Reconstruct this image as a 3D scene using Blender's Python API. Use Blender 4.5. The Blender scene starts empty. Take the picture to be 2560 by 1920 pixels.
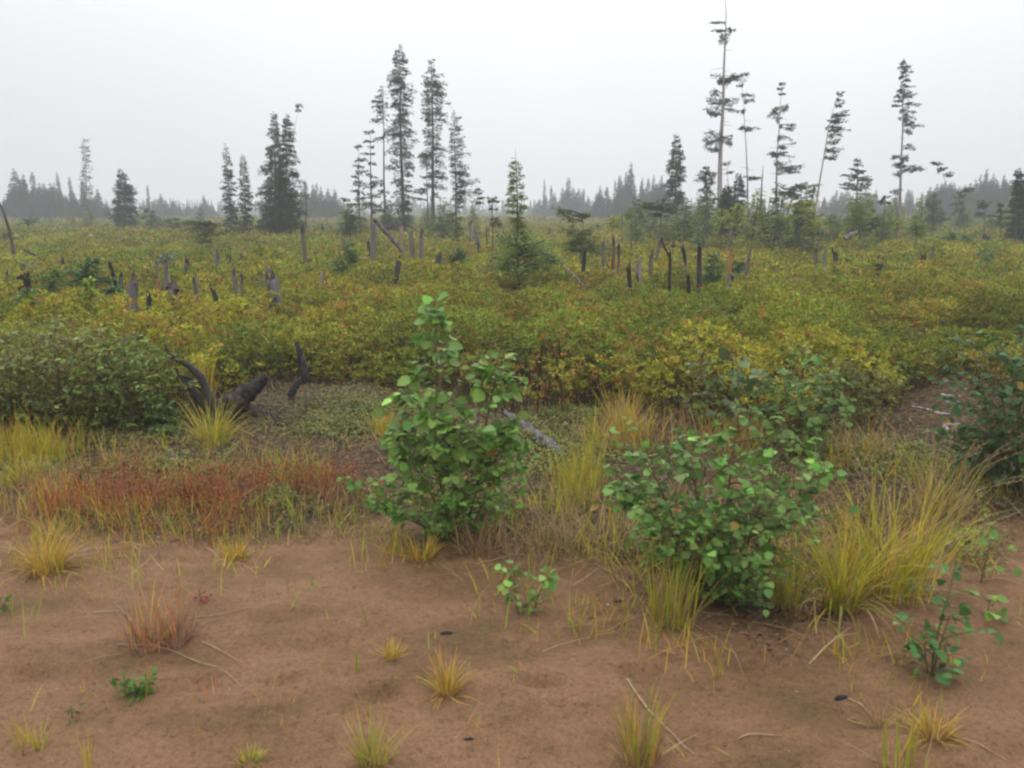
import bpy, math, random
import numpy as np

# ------------------------------------------------------------ camera, sky, sun, exposure
sc = bpy.context.scene
FPX, CAMH, HOR = 2133.0, 1.7, 531.0          # focal length in photo pixels, eye height, horizon row
PITCH = math.atan((960 - HOR) / FPX)
cam_d = bpy.data.cameras.new("camera"); cam = bpy.data.objects.new("camera", cam_d)
sc.collection.objects.link(cam); sc.camera = cam
cam.location = (0, 0, CAMH); cam.rotation_euler = (math.pi / 2 - PITCH, 0, 0)
cam_d.sensor_width = 36; cam_d.lens = FPX / 2560 * 36
cam_d.clip_start = 0.05; cam_d.clip_end = 3000
cam_d.dof.use_dof = True; cam_d.dof.focus_distance = 22.0; cam_d.dof.aperture_fstop = 4.5

W = bpy.data.worlds.new("World"); sc.world = W; W.use_nodes = True
nt = W.node_tree; nt.nodes.clear()
def wn(t, **k):
    n = nt.nodes.new(t)
    for a, b in k.items(): setattr(n, a, b)
    return n
sky = wn('ShaderNodeTexSky', sky_type='NISHITA'); sky.sun_disc = False
sky.sun_elevation = math.radians(48); sky.sun_rotation = math.radians(20)
hs = wn('ShaderNodeHueSaturation'); hs.inputs['Saturation'].default_value = 0.12
tc = wn('ShaderNodeTexCoord'); sep = wn('ShaderNodeSeparateXYZ')
sq = wn('ShaderNodeMath', operation='POWER'); sq.inputs[1].default_value = 1.8
mx = wn('ShaderNodeMath', operation='MAXIMUM'); mx.inputs[1].default_value = 0.0
grad = wn('ShaderNodeMath', operation='MULTIPLY_ADD')         # overcast sky: brighter overhead
grad.inputs[1].default_value = 2.0 * 0.72 * 10; grad.inputs[2].default_value = 0.70 * 10
noi = wn('ShaderNodeTexNoise'); noi.inputs['Scale'].default_value = 1.7; noi.inputs['Detail'].default_value = 3
mr = wn('ShaderNodeMapRange'); mr.inputs[1].default_value = .3; mr.inputs[2].default_value = .7
mr.inputs[3].default_value = .94; mr.inputs[4].default_value = 1.05
mul = wn('ShaderNodeMath', operation='MULTIPLY')
cl = wn('ShaderNodeVectorMath', operation='SCALE'); cl.inputs[0].default_value = (0.975, 0.99, 1.015)
mixs = wn('ShaderNodeMixRGB'); mixs.inputs['Fac'].default_value = 0.93
bg = wn('ShaderNodeBackground'); bg.inputs['Strength'].default_value = 0.1
out = wn('ShaderNodeOutputWorld')
L = nt.links.new
L(sky.outputs[0], hs.inputs['Color']); L(tc.outputs['Generated'], sep.inputs[0]); L(tc.outputs['Generated'], noi.inputs['Vector'])
L(sep.outputs['Z'], mx.inputs[0]); L(mx.outputs[0], sq.inputs[0]); L(sq.outputs[0], grad.inputs[0])
L(noi.outputs['Fac'], mr.inputs[0]); L(grad.outputs[0], mul.inputs[0]); L(mr.outputs[0], mul.inputs[1])
glow = wn('ShaderNodeVectorMath', operation='DOT_PRODUCT'); glow.inputs[1].default_value = (0.05, .80, .60)     # cloud is brighter towards the hidden sun
nv = wn('ShaderNodeVectorMath', operation='NORMALIZE'); L(tc.outputs['Generated'], nv.inputs[0]); L(nv.outputs[0], glow.inputs[0])
gm = wn('ShaderNodeMapRange'); gm.inputs[1].default_value = .62; gm.inputs[2].default_value = .93; gm.inputs[3].default_value = .88; gm.inputs[4].default_value = 1.10; gm.interpolation_type = 'SMOOTHSTEP'
L(glow.outputs['Value'], gm.inputs[0]); mul2 = wn('ShaderNodeMath', operation='MULTIPLY'); L(mul.outputs[0], mul2.inputs[0]); L(gm.outputs[0], mul2.inputs[1])
L(mul2.outputs[0], cl.inputs['Scale']); L(hs.outputs[0], mixs.inputs[1]); L(cl.outputs[0], mixs.inputs[2])
L(mixs.outputs[0], bg.inputs['Color']); L(bg.outputs[0], out.inputs['Surface'])

sun_d = bpy.data.lights.new("sun", 'SUN'); sun = bpy.data.objects.new("sun", sun_d); sc.collection.objects.link(sun)
sun_d.energy = 0.8; sun_d.angle = math.radians(40); sun_d.color = (1, .95, .88)
sun.rotation_euler = (math.radians(42), 0, math.radians(-160))

vs = sc.view_settings; vs.view_transform = 'Standard'; vs.look = 'None'; vs.gamma = 1; vs.exposure = 0.38
cy = sc.cycles
cy.max_bounces = 5; cy.diffuse_bounces = 3; cy.glossy_bounces = 2; cy.transmission_bounces = 3; cy.volume_bounces = 1
cy.filter_width = 2.3

# ------------------------------------------------------------ pixel of the photograph -> place in the world
VIEWS = dict(V0=(0, 0, .86406), V1=(0, 300, 2.765), V2=(600, 80, 2.5925), V3=(1200, 350, 2.765), V4=(1600, 0, 2.304),
             V5=(0, 780, 2.212), V6=(800, 680, 2.154), V7=(1450, 820, 1.993), V8=(0, 1300, 1.7015),
             W1=(1280, 420, 3.456), W2=(1920, 380, 3.456), W3=(760, 460, 3.456), W4=(0, 480, 3.456),
             W5=(1900, 900, 3.318), W6=(1300, 1400, 1.7556), W7=(1400, 850, 2.37), F=(0, 0, 1))
def px(v, x, y):
    ox, oy, s = VIEWS[v]; return ox + x / s, oy + y / s
CP, SP = math.cos(PITCH), math.sin(PITCH)
def ray(x, y):
    a, b = (x - 1280) / FPX, (960 - y) / FPX
    return np.array([a, CP + b * SP, -SP + b * CP])
def atY(p, Y):
    d = ray(*p); return np.array([0, 0, CAMH]) + d * (Y / d[1])
def atZ(p, z=0.0):
    d = ray(*p); t = (z - CAMH) / min(d[2], -1e-3); return np.array([0, 0, CAMH]) + d * t
def pxm(Y): return Y / FPX                     # metres per photo pixel at depth Y

# ------------------------------------------------------------ noise
def _h(ix, iy, s):
    n = (ix.astype(np.int64) * 374761393 + iy.astype(np.int64) * 668265263 + s * 1442695041) & 0xFFFFFFFF
    n = ((n ^ (n >> 13)) * 1274126177) & 0xFFFFFFFF
    n = (n ^ (n >> 16)) & 0xFFFFFF
    return n / float(0xFFFFFF)
def vn(x, y, s=0):
    x = np.asarray(x, float); y = np.asarray(y, float)
    ix, iy = np.floor(x), np.floor(y); fx, fy = x - ix, y - iy
    fx = fx * fx * (3 - 2 * fx); fy = fy * fy * (3 - 2 * fy)
    a, b, c, d = _h(ix, iy, s), _h(ix + 1, iy, s), _h(ix, iy + 1, s), _h(ix + 1, iy + 1, s)
    return (a * (1 - fx) + b * fx) * (1 - fy) + (c * (1 - fx) + d * fx) * fy
def fbm(x, y, s=0, o=4):
    v, a, t = 0, .5, 0
    for k in range(o):
        v = v + a * vn(x, y, s + k * 17); t += a; a *= .5; x = x * 2.03 + 5.1; y = y * 2.03 + 3.7
    return v / t
def sstep(a, b, x):
    t = np.clip((x - a) / (b - a), 0, 1); return t * t * (3 - 2 * t)
rng = np.random.default_rng(7)
def nrm(v): return v / np.maximum(np.linalg.norm(v, axis=-1, keepdims=True), 1e-9)

# edges of the shrub field and of the bare sand, given on the ground
EDGE = np.array([atZ(px('V0', a, b))[:2] for a, b in [(-150, 925), (0, 900), (120, 905), (300, 915), (420, 900), (480, 850), (640, 828),
        (700, 812), (800, 818), (900, 850), (1150, 872), (1300, 890), (1500, 895), (1700, 900), (1850, 880), (1930, 850), (2000, 818), (2080, 800), (2150, 860), (2350, 900)]])
SAND = np.array([atZ(px('V0', a, b))[:2] for a, b in [(-200, 1150), (0, 1150), (200, 1165), (400, 1175), (600, 1160), (700, 1150), (800, 1175), (900, 1200), (1040, 1225),
        (1200, 1250), (1350, 1300), (1500, 1330), (1650, 1340), (1850, 1330), (1950, 1240), (2030, 1190), (2200, 1175), (2400, 1170)]])
def edge_d(x, y):
    return y - np.interp(x, EDGE[:, 0], EDGE[:, 1]) + .30 + (fbm(x * 1.3, y * 1.3, 5) - .5) * 1.5
def sand_d(x, y):
    return y - np.interp(x, SAND[:, 0], SAND[:, 1]) + (fbm(x * 1.8, y * 1.8, 9) - .5) * 1.0

HOLL = [(('W6', 1030, 455), .055, .11, .035), (('W6', 520, 490), .05, .09, .03), (('W6', 100, 545), .05, .09, .02), (('V8', 110, 665), .05, .10, .03),
        (('V8', 850, 690), .05, .07, .03), (('V8', 740, 720), .05, .05, .02), (('V8', 1230, 690), .03, .08, .02), (('V8', 1600, 760), .05, .08, .03),
        (('W6', 850, 800), .05, .07, .025), (('V8', 1000, 830), .04, .2, .012), (('W6', 1450, 690), .06, .2, .015), (('V8', 1400, 550), .08, .25, .015),
        (('V0', 1150, 1480), .03, .12, .02), (('V0', 560, 1290), .04, .12, .015)]
HO = [(atZ(px(*p)), ry, rx, dp) for p, ry, rx, dp in HOLL]
def gz(x, y):
    x = np.asarray(x, float); y = np.asarray(y, float)
    far = sstep(8, 40, y)
    z = (fbm(x * .9, y * .9, 21) - .5) * 0.10 * (1 - far) + (fbm(x * .09, y * .09, 22) - .5) * 0.35 * far
    z = z + (fbm(x * 5, y * 9, 23, 3) - .5) * 0.030 * (1 - far) + (fbm(x * 18, y * 24, 24, 2) - .5) * 0.010 * (1 - sstep(6, 9, y))
    z = z + .03 * sstep(0, 1.0, sand_d(x, y)) * (fbm(x * 2.5, y * 2.5, 25)) * (1 - far)
    for c, ry, rx, dp in HO:
        dp = dp * 1.15; r2 = ((x - c[0]) / rx) ** 2 + ((y - c[1]) / ry) ** 2
        r2 = r2 * (.6 + .8 * vn(x * 14, y * 14, 27)); z = z - dp * np.exp(-r2 * 1.3) + dp * .35 * np.exp(-((np.sqrt(r2) - 1.6) / .5) ** 2)
    return z
def gpt(p, dz=0.0):
    a = atZ(p); a[2] = float(gz(a[0], a[1])) + dz; return a
def canopy(x, y):
    d = edge_d(x, y)
    h = bushes(x, y)[0] * (.80 + .40 * fbm(x * .7, y * .7, 31, 3)) + .05 * vn(x * 6, y * 6, 34)
    return h * (0.80 + 0.20 * sstep(0, .6, d))
def bushes(x, y, cell=.78):
    """dome-shaped little shrubs on a jittered grid: height and a random value for the shrub one is in"""
    gx, gy = np.floor(x / cell), np.floor(y / cell); best = np.full(x.shape, .12); idv = np.zeros(x.shape)
    for i in (-1, 0, 1):
        for j in (-1, 0, 1):
            a, b = gx + i, gy + j; cx = (a + .15 + .7 * _h(a, b, 71)) * cell; cy_ = (b + .15 + .7 * _h(a, b, 72)) * cell
            rad = cell * (.55 + .45 * _h(a, b, 73)); hh = .34 + .46 * _h(a, b, 74) ** 1.3
            v = hh * np.sqrt(np.clip(1 - ((x - cx) ** 2 + (y - cy_) ** 2) / rad ** 2, 0, 1)) ; k = v > best
            best = np.where(k, v, best); idv = np.where(k, _h(a, b, 75), idv)
    return best, idv

# ------------------------------------------------------------ mesh helpers
C = sc.collection
class Geo:
    def __init__(s): s.p = []; s.n = 0
    def add(s, V, F, col):
        V = np.asarray(V, float).reshape(-1, 3); F = np.asarray(F, int)
        col = np.broadcast_to(np.asarray(col, float), (len(V), 3))
        s.p.append((V, F + s.n, col)); s.n += len(V)
    def build(s, name, mat, parent=None, origin=None, smooth=False):
        V = np.concatenate([p[0] for p in s.p]); K = np.concatenate([p[2] for p in s.p])
        if origin is not None: V = V - np.asarray(origin)
        me = bpy.data.meshes.new(name)
        me.vertices.add(len(V)); me.vertices.foreach_set('co', V.astype(np.float32).ravel())
        loops = np.concatenate([p[1].ravel() for p in s.p]); sizes = np.concatenate([np.full(len(p[1]), p[1].shape[1]) for p in s.p])
        me.loops.add(len(loops)); me.loops.foreach_set('vertex_index', loops.astype(np.int32))
        me.polygons.add(len(sizes)); st = np.concatenate([[0], np.cumsum(sizes)[:-1]])
        me.polygons.foreach_set('loop_start', st.astype(np.int32)); me.polygons.foreach_set('loop_total', sizes.astype(np.int32))
        if smooth: me.polygons.foreach_set('use_smooth', np.ones(len(sizes), bool))
        a = me.color_attributes.new('Col', 'FLOAT_COLOR', 'POINT')
        a.data.foreach_set('color', np.concatenate([np.clip(K, 0, 1), np.ones((len(K), 1))], 1).astype(np.float32).ravel())
        me.update(calc_edges=True); me.materials.append(mat)
        o = bpy.data.objects.new(name, me); C.objects.link(o)
        if parent is not None: o.parent = parent
        elif origin is not None: o.location = origin
        return o
def empty(name, loc):
    o = bpy.data.objects.new(name, None); C.objects.link(o); o.location = loc; o.empty_display_size = .2; return o
def tag(o, label=None, cat=None, group=None, kind=None):
    if label: o['label'] = label
    if cat: o['category'] = cat
    if group: o['group'] = group
    if kind: o['kind'] = kind
    return o
def tubes(P, R, k=5):
    P = np.asarray(P, float); R = np.asarray(R, float)
    if P.ndim == 2: P = P[None]; R = R[None]
    B, S, _ = P.shape
    T = nrm(np.gradient(P, axis=1)); ref = np.where(np.abs(T[..., 2:3]) > .8, np.array([1., 0, 0]), np.array([0, 0, 1.]))
    ref = np.broadcast_to(ref[:, :1], T.shape)
    a = nrm(np.cross(T, ref)); b = np.cross(T, a)
    an = np.arange(k) * 2 * np.pi / k
    V = P[:, :, None] + R[:, :, None, None] * (np.cos(an)[:, None] * a[:, :, None] + np.sin(an)[:, None] * b[:, :, None])
    i = np.arange(B)[:, None, None] * S * k; j = np.arange(S - 1)[None, :, None] * k; m = np.arange(k)[None, None]
    m2 = (m + 1) % k
    F = np.stack([i + j + m, i + j + m2, i + j + k + m2, i + j + k + m], -1).reshape(-1, 4)
    return V.reshape(-1, 3), F
def kites(P, D, N, Ln, Wd):
    """leaf quads: base point P, direction D, normal N"""
    D = nrm(D); Sd = nrm(np.cross(D, N)); Ln = np.asarray(Ln)[:, None]; Wd = np.asarray(Wd)[:, None]
    m = P + D * Ln * .45
    V = np.stack([P, m + Sd * Wd * .5, P + D * Ln, m - Sd * Wd * .5], 1).reshape(-1, 3)
    return V, np.arange(len(P) * 4).reshape(-1, 4)
_T = np.array([[0, 0], [.34, 0], [.68, 0], [1, 0], [-.03, .20], [.16, .45], [.48, .50], [.80, .27], [-.03, -.20], [.16, -.45], [.48, -.50], [.80, -.27]])
_TZ = np.array([0, -.01, -.05, -.16, .03, .08, .07, -.02, .03, .08, .07, -.02])
_TF = np.array([[0, 4, 5, 1], [1, 5, 6, 2], [2, 6, 7, 3], [0, 1, 9, 8], [1, 2, 10, 9], [2, 3, 11, 10]])
def broad(P, D, N, Ln, Wd):
    D = nrm(D); Sd = nrm(np.cross(D, N)); N = np.cross(Sd, D)
    Ln = np.asarray(Ln)[:, None, None]; Wd = np.asarray(Wd)[:, None, None]
    V = P[:, None] + D[:, None] * _T[:, 0, None] * Ln + Sd[:, None] * _T[:, 1, None] * Wd + N[:, None] * _TZ[:, None] * Ln
    F = (np.arange(len(P)) * 12)[:, None, None] + _TF
    return V.reshape(-1, 3), F.reshape(-1, 4)
def blades(base, az, th0, bend, Ln, Wd, S=4, r=rng):
    n = len(base); s = np.linspace(0, 1, S + 1)
    th = th0[:, None] + bend[:, None] * s; dl = Ln[:, None] / S
    h = np.concatenate([np.zeros((n, 1)), np.cumsum(np.sin(th[:, :-1]) * dl, 1)], 1); z = np.concatenate([np.zeros((n, 1)), np.cumsum(np.cos(th[:, :-1]) * dl, 1)], 1)
    P = base[:, None] + np.stack([h * np.cos(az)[:, None], h * np.sin(az)[:, None], z], -1)
    wa = az + np.pi / 2 + r.uniform(-.9, .9, n); wd = np.stack([np.cos(wa), np.sin(wa), np.zeros(n)], -1)
    w = Wd[:, None] * (1 - s ** 2.2) * .5 + .0004
    V = np.stack([P + wd[:, None] * w[..., None], P - wd[:, None] * w[..., None]], 2)
    i = (np.arange(n) * (S + 1) * 2)[:, None]; j = np.arange(S)[None] * 2
    F = np.stack([i + j, i + j + 1, i + j + 3, i + j + 2], -1).reshape(-1, 4)
    return V.reshape(-1, 3), F, s
def vary(c, n, amt=.25, r=rng, hue=.12):
    c = np.asarray(c, float); k = np.exp(r.normal(0, amt, (n, 1))); h = np.exp(r.normal(0, hue, (n, 3)))
    return c * k * h

# ------------------------------------------------------------ materials
def mat(name):
    m = bpy.data.materials.new(name); m.use_nodes = True; t = m.node_tree; t.nodes.clear(); return m, t
def node(t, ty, **k):
    n = t.nodes.new(ty)
    for a, b in k.items():
        if isinstance(a, str) and a.startswith('i_'): n.inputs[a[2:].replace('_', ' ')].default_value = b
        else: setattr(n, a, b)
    return n
def leafmat(name, rough=.55, spec=.3, tr=.25):
    m, t = mat(name); l = t.links.new
    at = node(t, 'ShaderNodeAttribute', attribute_name='Col')
    p = node(t, 'ShaderNodeBsdfPrincipled', i_Roughness=rough); p.inputs['Specular IOR Level'].default_value = spec
    geo = node(t, 'ShaderNodeNewGeometry'); ns = node(t, 'ShaderNodeTexNoise', i_Scale=35.0, i_Detail=2.0)
    r = node(t, 'ShaderNodeMapRange'); r.inputs[3].default_value = .75; r.inputs[4].default_value = 1.25
    v = node(t, 'ShaderNodeVectorMath', operation='SCALE')
    l(geo.outputs['Position'], ns.inputs['Vector']); l(ns.outputs['Fac'], r.inputs[0]); l(at.outputs['Color'], v.inputs[0]); l(r.outputs[0], v.inputs['Scale'])
    l(v.outputs[0], p.inputs['Base Color'])
    tl = node(t, 'ShaderNodeBsdfTranslucent'); l(v.outputs[0], tl.inputs['Color'])
    mxs = node(t, 'ShaderNodeMixShader'); mxs.inputs[0].default_value = tr; o = node(t, 'ShaderNodeOutputMaterial')
    l(p.outputs[0], mxs.inputs[1]); l(tl.outputs[0], mxs.inputs[2]); l(mxs.outputs[0], o.inputs['Surface'])
    return m
def woodmat(name, sx=30., sz=3., lo=.55, hi=1.45, rough=.85, bump=.4):
    m, t = mat(name); l = t.links.new
    at = node(t, 'ShaderNodeAttribute', attribute_name='Col'); tcn = node(t, 'ShaderNodeTexCoord'); mp = node(t, 'ShaderNodeMapping')
    mp.inputs['Scale'].default_value = (sx, sx, sz)
    ns = node(t, 'ShaderNodeTexNoise', i_Scale=1.0, i_Detail=5.0, i_Roughness=.65)
    r = node(t, 'ShaderNodeMapRange'); r.inputs[1].default_value = .3; r.inputs[2].default_value = .7; r.inputs[3].default_value = lo; r.inputs[4].default_value = hi
    v = node(t, 'ShaderNodeVectorMath', operation='SCALE'); p = node(t, 'ShaderNodeBsdfPrincipled', i_Roughness=rough); p.inputs['Specular IOR Level'].default_value = .25
    b = node(t, 'ShaderNodeBump', i_Strength=bump, i_Distance=.01); o = node(t, 'ShaderNodeOutputMaterial')
    l(tcn.outputs['Object'], mp.inputs[0]); l(mp.outputs[0], ns.inputs['Vector']); l(ns.outputs['Fac'], r.inputs[0]); l(at.outputs['Color'], v.inputs[0]); l(r.outputs[0], v.inputs['Scale'])
    l(v.outputs[0], p.inputs['Base Color']); l(ns.outputs['Fac'], b.inputs['Height']); l(b.outputs[0], p.inputs['Normal']); l(p.outputs[0], o.inputs['Surface'])
    return m
M_HEATH = leafmat('heath_leaves', .6, .15, .28)
M_NEEDLE = leafmat('needles', .7, .12, .28)
M_BROAD = leafmat('poplar_leaves', .48, .25, .32)
M_GRASS = leafmat('grass_blades', .6, .15, .32)
M_LITTER = leafmat('ground_litter', .8, .2, .05)
M_BARK = woodmat('bark', 25., 6.)
M_DEAD = woodmat('weathered_wood', 45., 3.)
M_TWIG = woodmat('twigs', 60., 20., .7, 1.3, .8, .1)

# ------------------------------------------------------------ ground
def ground():
    u = np.linspace(-1, 1, 721); b = math.asinh(700 / 1.3); xs = 1.3 * np.sinh(u * b)
    ys = np.concatenate([np.linspace(-60, 1.8, 12), np.linspace(1.85, 8, 300), np.geomspace(8.03, 900, 200)])
    X, Y = np.meshgrid(xs, ys); Z = gz(X, Y)
    sd, ed = sand_d(X, Y), edge_d(X, Y)
    lit = sstep(-.05, .55, sd); hth = sstep(-.25, .25, ed)
    ny, nx = X.shape; idx = np.arange(nx * ny).reshape(ny, nx)
    F = np.stack([idx[:-1, :-1], idx[:-1, 1:], idx[1:, 1:], idx[1:, :-1]], -1).reshape(-1, 4)
    g = Geo(); g.add(np.stack([X, Y, Z], -1), F, np.stack([lit, hth, np.zeros_like(lit)], -1).reshape(-1, 3))
    m, t = mat('sand_and_peat'); l = t.links.new
    at = node(t, 'ShaderNodeAttribute', attribute_name='Col'); sp = node(t, 'ShaderNodeSeparateColor'); l(at.outputs['Color'], sp.inputs[0])
    geo = node(t, 'ShaderNodeNewGeometry')
    def noise(s, d=4., r=.6, sc_=None):
        n = node(t, 'ShaderNodeTexNoise', i_Scale=s, i_Detail=d, i_Roughness=r)
        if sc_:
            mp = node(t, 'ShaderNodeMapping'); mp.inputs['Scale'].default_value = sc_; l(geo.outputs['Position'], mp.inputs[0]); l(mp.outputs[0], n.inputs['Vector'])
        else: l(geo.outputs['Position'], n.inputs['Vector'])
        return n
    def ramp(src, stops):
        r = node(t, 'ShaderNodeValToRGB'); e = r.color_ramp.elements
        while len(e) < len(stops): e.new(.5)
        for k, (pp, cc) in enumerate(stops): e[k].position = pp; e[k].color = (*cc, 1)
        l(src, r.inputs[0]); return r
    def mix(f, a, b_, mode='MIX'):
        n = node(t, 'ShaderNodeMixRGB', blend_type=mode)
        if isinstance(f, float): n.inputs[0].default_value = f
        else: l(f, n.inputs[0])
        l(a, n.inputs[1]); l(b_, n.inputs[2]); return n
    s1 = ramp(noise(1.6, 5, .65, (1, 1.7, 1)).outputs['Fac'], [(.33, (.135, .078, .032)), (.45, (.185, .100, .046)), (.58, (.235, .126, .066))])
    s2 = ramp(noise(120., 5, .9).outputs['Fac'], [(.33, (.22, .20, .19)), (.43, (.86, .86, .86)), (.57, (1.08, 1.08, 1.08)), (.67, (1.9, 1.9, 1.95))])
    s3 = ramp(noise(46., 5, .75).outputs['Fac'], [(.32, (.40, .40, .38)), (.42, (.86, .86, .84)), (.5, (1, 1, 1)), (.7, (1.15, 1.12, 1.1))])
    sandc = mix(1.0, mix(1.0, s1.outputs[0], s2.outputs[0], 'MULTIPLY').outputs[0], s3.outputs[0], 'MULTIPLY')
    l1 = ramp(noise(14., 6, .72).outputs['Fac'], [(.3, (.010, .008, .006)), (.43, (.026, .017, .009)), (.52, (.095, .052, .022)), (.58, (.060, .055, .016)), (.66, (.13, .075, .035)), (.76, (.16, .10, .06))])
    l2 = ramp(noise(120., 3, .7).outputs['Fac'], [(.3, (.4, .4, .4)), (.55, (1, 1, 1)), (.75, (1.6, 1.5, 1.4))])
    litc = mix(1.0, l1.outputs[0], l2.outputs[0], 'MULTIPLY')
    h1 = ramp(noise(3., 6, .7).outputs['Fac'], [(.35, (.02, .014, .010)), (.55, (.045, .035, .014)), (.7, (.06, .06, .016))])
    nb = noise(9., 5, .7)
    def thr(src, lo, hi):
        a = node(t, 'ShaderNodeMath', operation='MULTIPLY_ADD'); l(nb.outputs['Fac'], a.inputs[0]); a.inputs[1].default_value = .9; a.inputs[2].default_value = -.45
        ad = node(t, 'ShaderNodeMath', operation='ADD'); l(src, ad.inputs[0]); l(a.outputs[0], ad.inputs[1])
        r = node(t, 'ShaderNodeMapRange'); r.inputs[1].default_value = lo; r.inputs[2].default_value = hi; l(ad.outputs[0], r.inputs[0]); return r.outputs[0]
    c1 = mix(thr(sp.outputs['Red'], .35, .75), sandc.outputs[0], litc.outputs[0]); c2 = mix(thr(sp.outputs['Green'], .4, .6), c1.outputs[0], h1.outputs[0])
    p = node(t, 'ShaderNodeBsdfPrincipled', i_Roughness=.8); p.inputs['Specular IOR Level'].default_value = .25
    l(c2.outputs[0], p.inputs['Base Color'])
    nn = noise(90., 5, .75); b1 = node(t, 'ShaderNodeBump', i_Strength=.8, i_Distance=.012); l(nn.outputs['Fac'], b1.inputs['Height'])
    n2 = noise(16., 5, .7); b2 = node(t, 'ShaderNodeBump', i_Strength=.5, i_Distance=.03); l(n2.outputs['Fac'], b2.inputs['Height']); l(b1.outputs[0], b2.inputs['Normal']); l(b2.outputs[0], p.inputs['Normal'])
    o = node(t, 'ShaderNodeOutputMaterial'); l(p.outputs[0], o.inputs['Surface'])
    ob = g.build('ground', m, smooth=True); tag(ob, kind='structure')
ground()

# ------------------------------------------------------------ heath: nobody could count it
def heath():
    g = Geo(); r = np.random.default_rng(3)
    def zone(y0, y1, dens, nl, Lf, Wf, spread, depth):
        A = .70 * (y1 * y1 - y0 * y0) + 4.4 * (y1 - y0); n = int(A * dens)
        y = np.sqrt(r.random(n) * (y1 * y1 - y0 * y0) + y0 * y0); x = (y * .70 + 2.2) * (2 * r.random(n) - 1)
        d = edge_d(x, y); k = d > 0
        gap = fbm(x * .55, y * .55, 77, 3)
        k &= ~((gap < .30) & (r.random(n) < .7))
        x, y = x[k], y[k]; n = len(x)
        bh, bid = bushes(x, y); kk = r.random(n) < (.25 + .75 * sstep(.12, .3, bh)); x, y, bid = x[kk], y[kk], bid[kk]; n = len(x)
        H = canopy(x, y); u = r.random(n)
        z = gz(x, y) + H * (1 - depth * u ** (1.7 - .8 * (1 - sstep(.3, 1.0, d[k][kk]))))
        ctr = np.stack([x, y, z], -1)
        # colour of each sprig
        pa = fbm(x * .22, y * .22, 41, 3); pb = fbm(x * 1.1, y * 1.1, 42, 3)
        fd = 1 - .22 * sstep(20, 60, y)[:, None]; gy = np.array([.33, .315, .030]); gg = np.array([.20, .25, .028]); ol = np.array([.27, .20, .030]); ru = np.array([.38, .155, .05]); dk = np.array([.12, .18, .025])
        pa = pa * .65 + bid * .35 + .10 * sstep(2, 7, x - y * .12) + .12 * sstep(1, 5, -x - y * .1); w = sstep(.36, .68, pa)[:, None]; c = gy * (1 - w) + gg * w
        w2 = sstep(.5, .75, pb)[:, None]; c = c * (1 - .75 * w2) + ol * .75 * w2
        q = r.random(n)
        pr = .05 + .13 * sstep(.5, .72, fbm(x * .5, y * .5, 43, 3))
        c = np.where((q < pr)[:, None], ru * .75 + c * .25, c); c = np.where((q > .92)[:, None], dk, c)
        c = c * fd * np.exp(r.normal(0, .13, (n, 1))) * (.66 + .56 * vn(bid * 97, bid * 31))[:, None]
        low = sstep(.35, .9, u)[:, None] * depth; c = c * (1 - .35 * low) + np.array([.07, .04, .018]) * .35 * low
        P = np.repeat(ctr, nl, 0); m = n * nl
        az = (np.tile(np.arange(nl), n) * 2.4 + np.repeat(r.random(n) * 6.28, nl)); el = r.uniform(-.15, 1.15, m)
        D = np.stack([np.cos(az) * np.cos(el), np.sin(az) * np.cos(el), np.sin(el)], -1)
        P = P + D * (Lf * .12) + r.normal(0, spread, (m, 3)) * [1, 1, .6]
        N = nrm(np.array([0, 0, 1.]) + r.normal(0, .45, (m, 3)))
        Ls = Lf * r.uniform(.7, 1.25, m)
        V, F = kites(P, D, N, Ls, Ls * Wf)
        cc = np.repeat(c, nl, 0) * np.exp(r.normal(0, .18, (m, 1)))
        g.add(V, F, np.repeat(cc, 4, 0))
        return ctr
    zone(6.2, 10.5, 600, 9, .047, .42, .012, .95)
    zone(10.5, 16, 290, 9, .056, .45, .016, .6)
    zone(16, 34, 105, 7, .088, .46, .030, .5)
    zone(34, 90, 19, 6, .17, .5, .09, .45)
    zone(90, 330, 1.8, 6, .40, .55, .25, .45)
    # woody stems seen under the front edge
    n = 16000; y = r.uniform(6.3, 12, n); x = y * .68 * (2 * r.random(n) - 1); d = edge_d(x, y); k = (d > 0) & (d < 1.6); x, y = x[k], y[k]; n = len(x)
    b = np.stack([x, y, gz(x, y) - .01], -1); H = canopy(x, y)
    V, F, s = blades(b, r.random(n) * 6.28, r.uniform(0, .5, n), r.uniform(-.3, .5, n), H * r.uniform(.5, .95, n), np.full(n, .007), 3, r)
    g.add(V, F, np.repeat(vary((.06, .038, .025), n, .4, r), 8, 0))
    o = g.build('heath_shrubs', M_HEATH); tag(o, kind='stuff')
heath()

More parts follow.
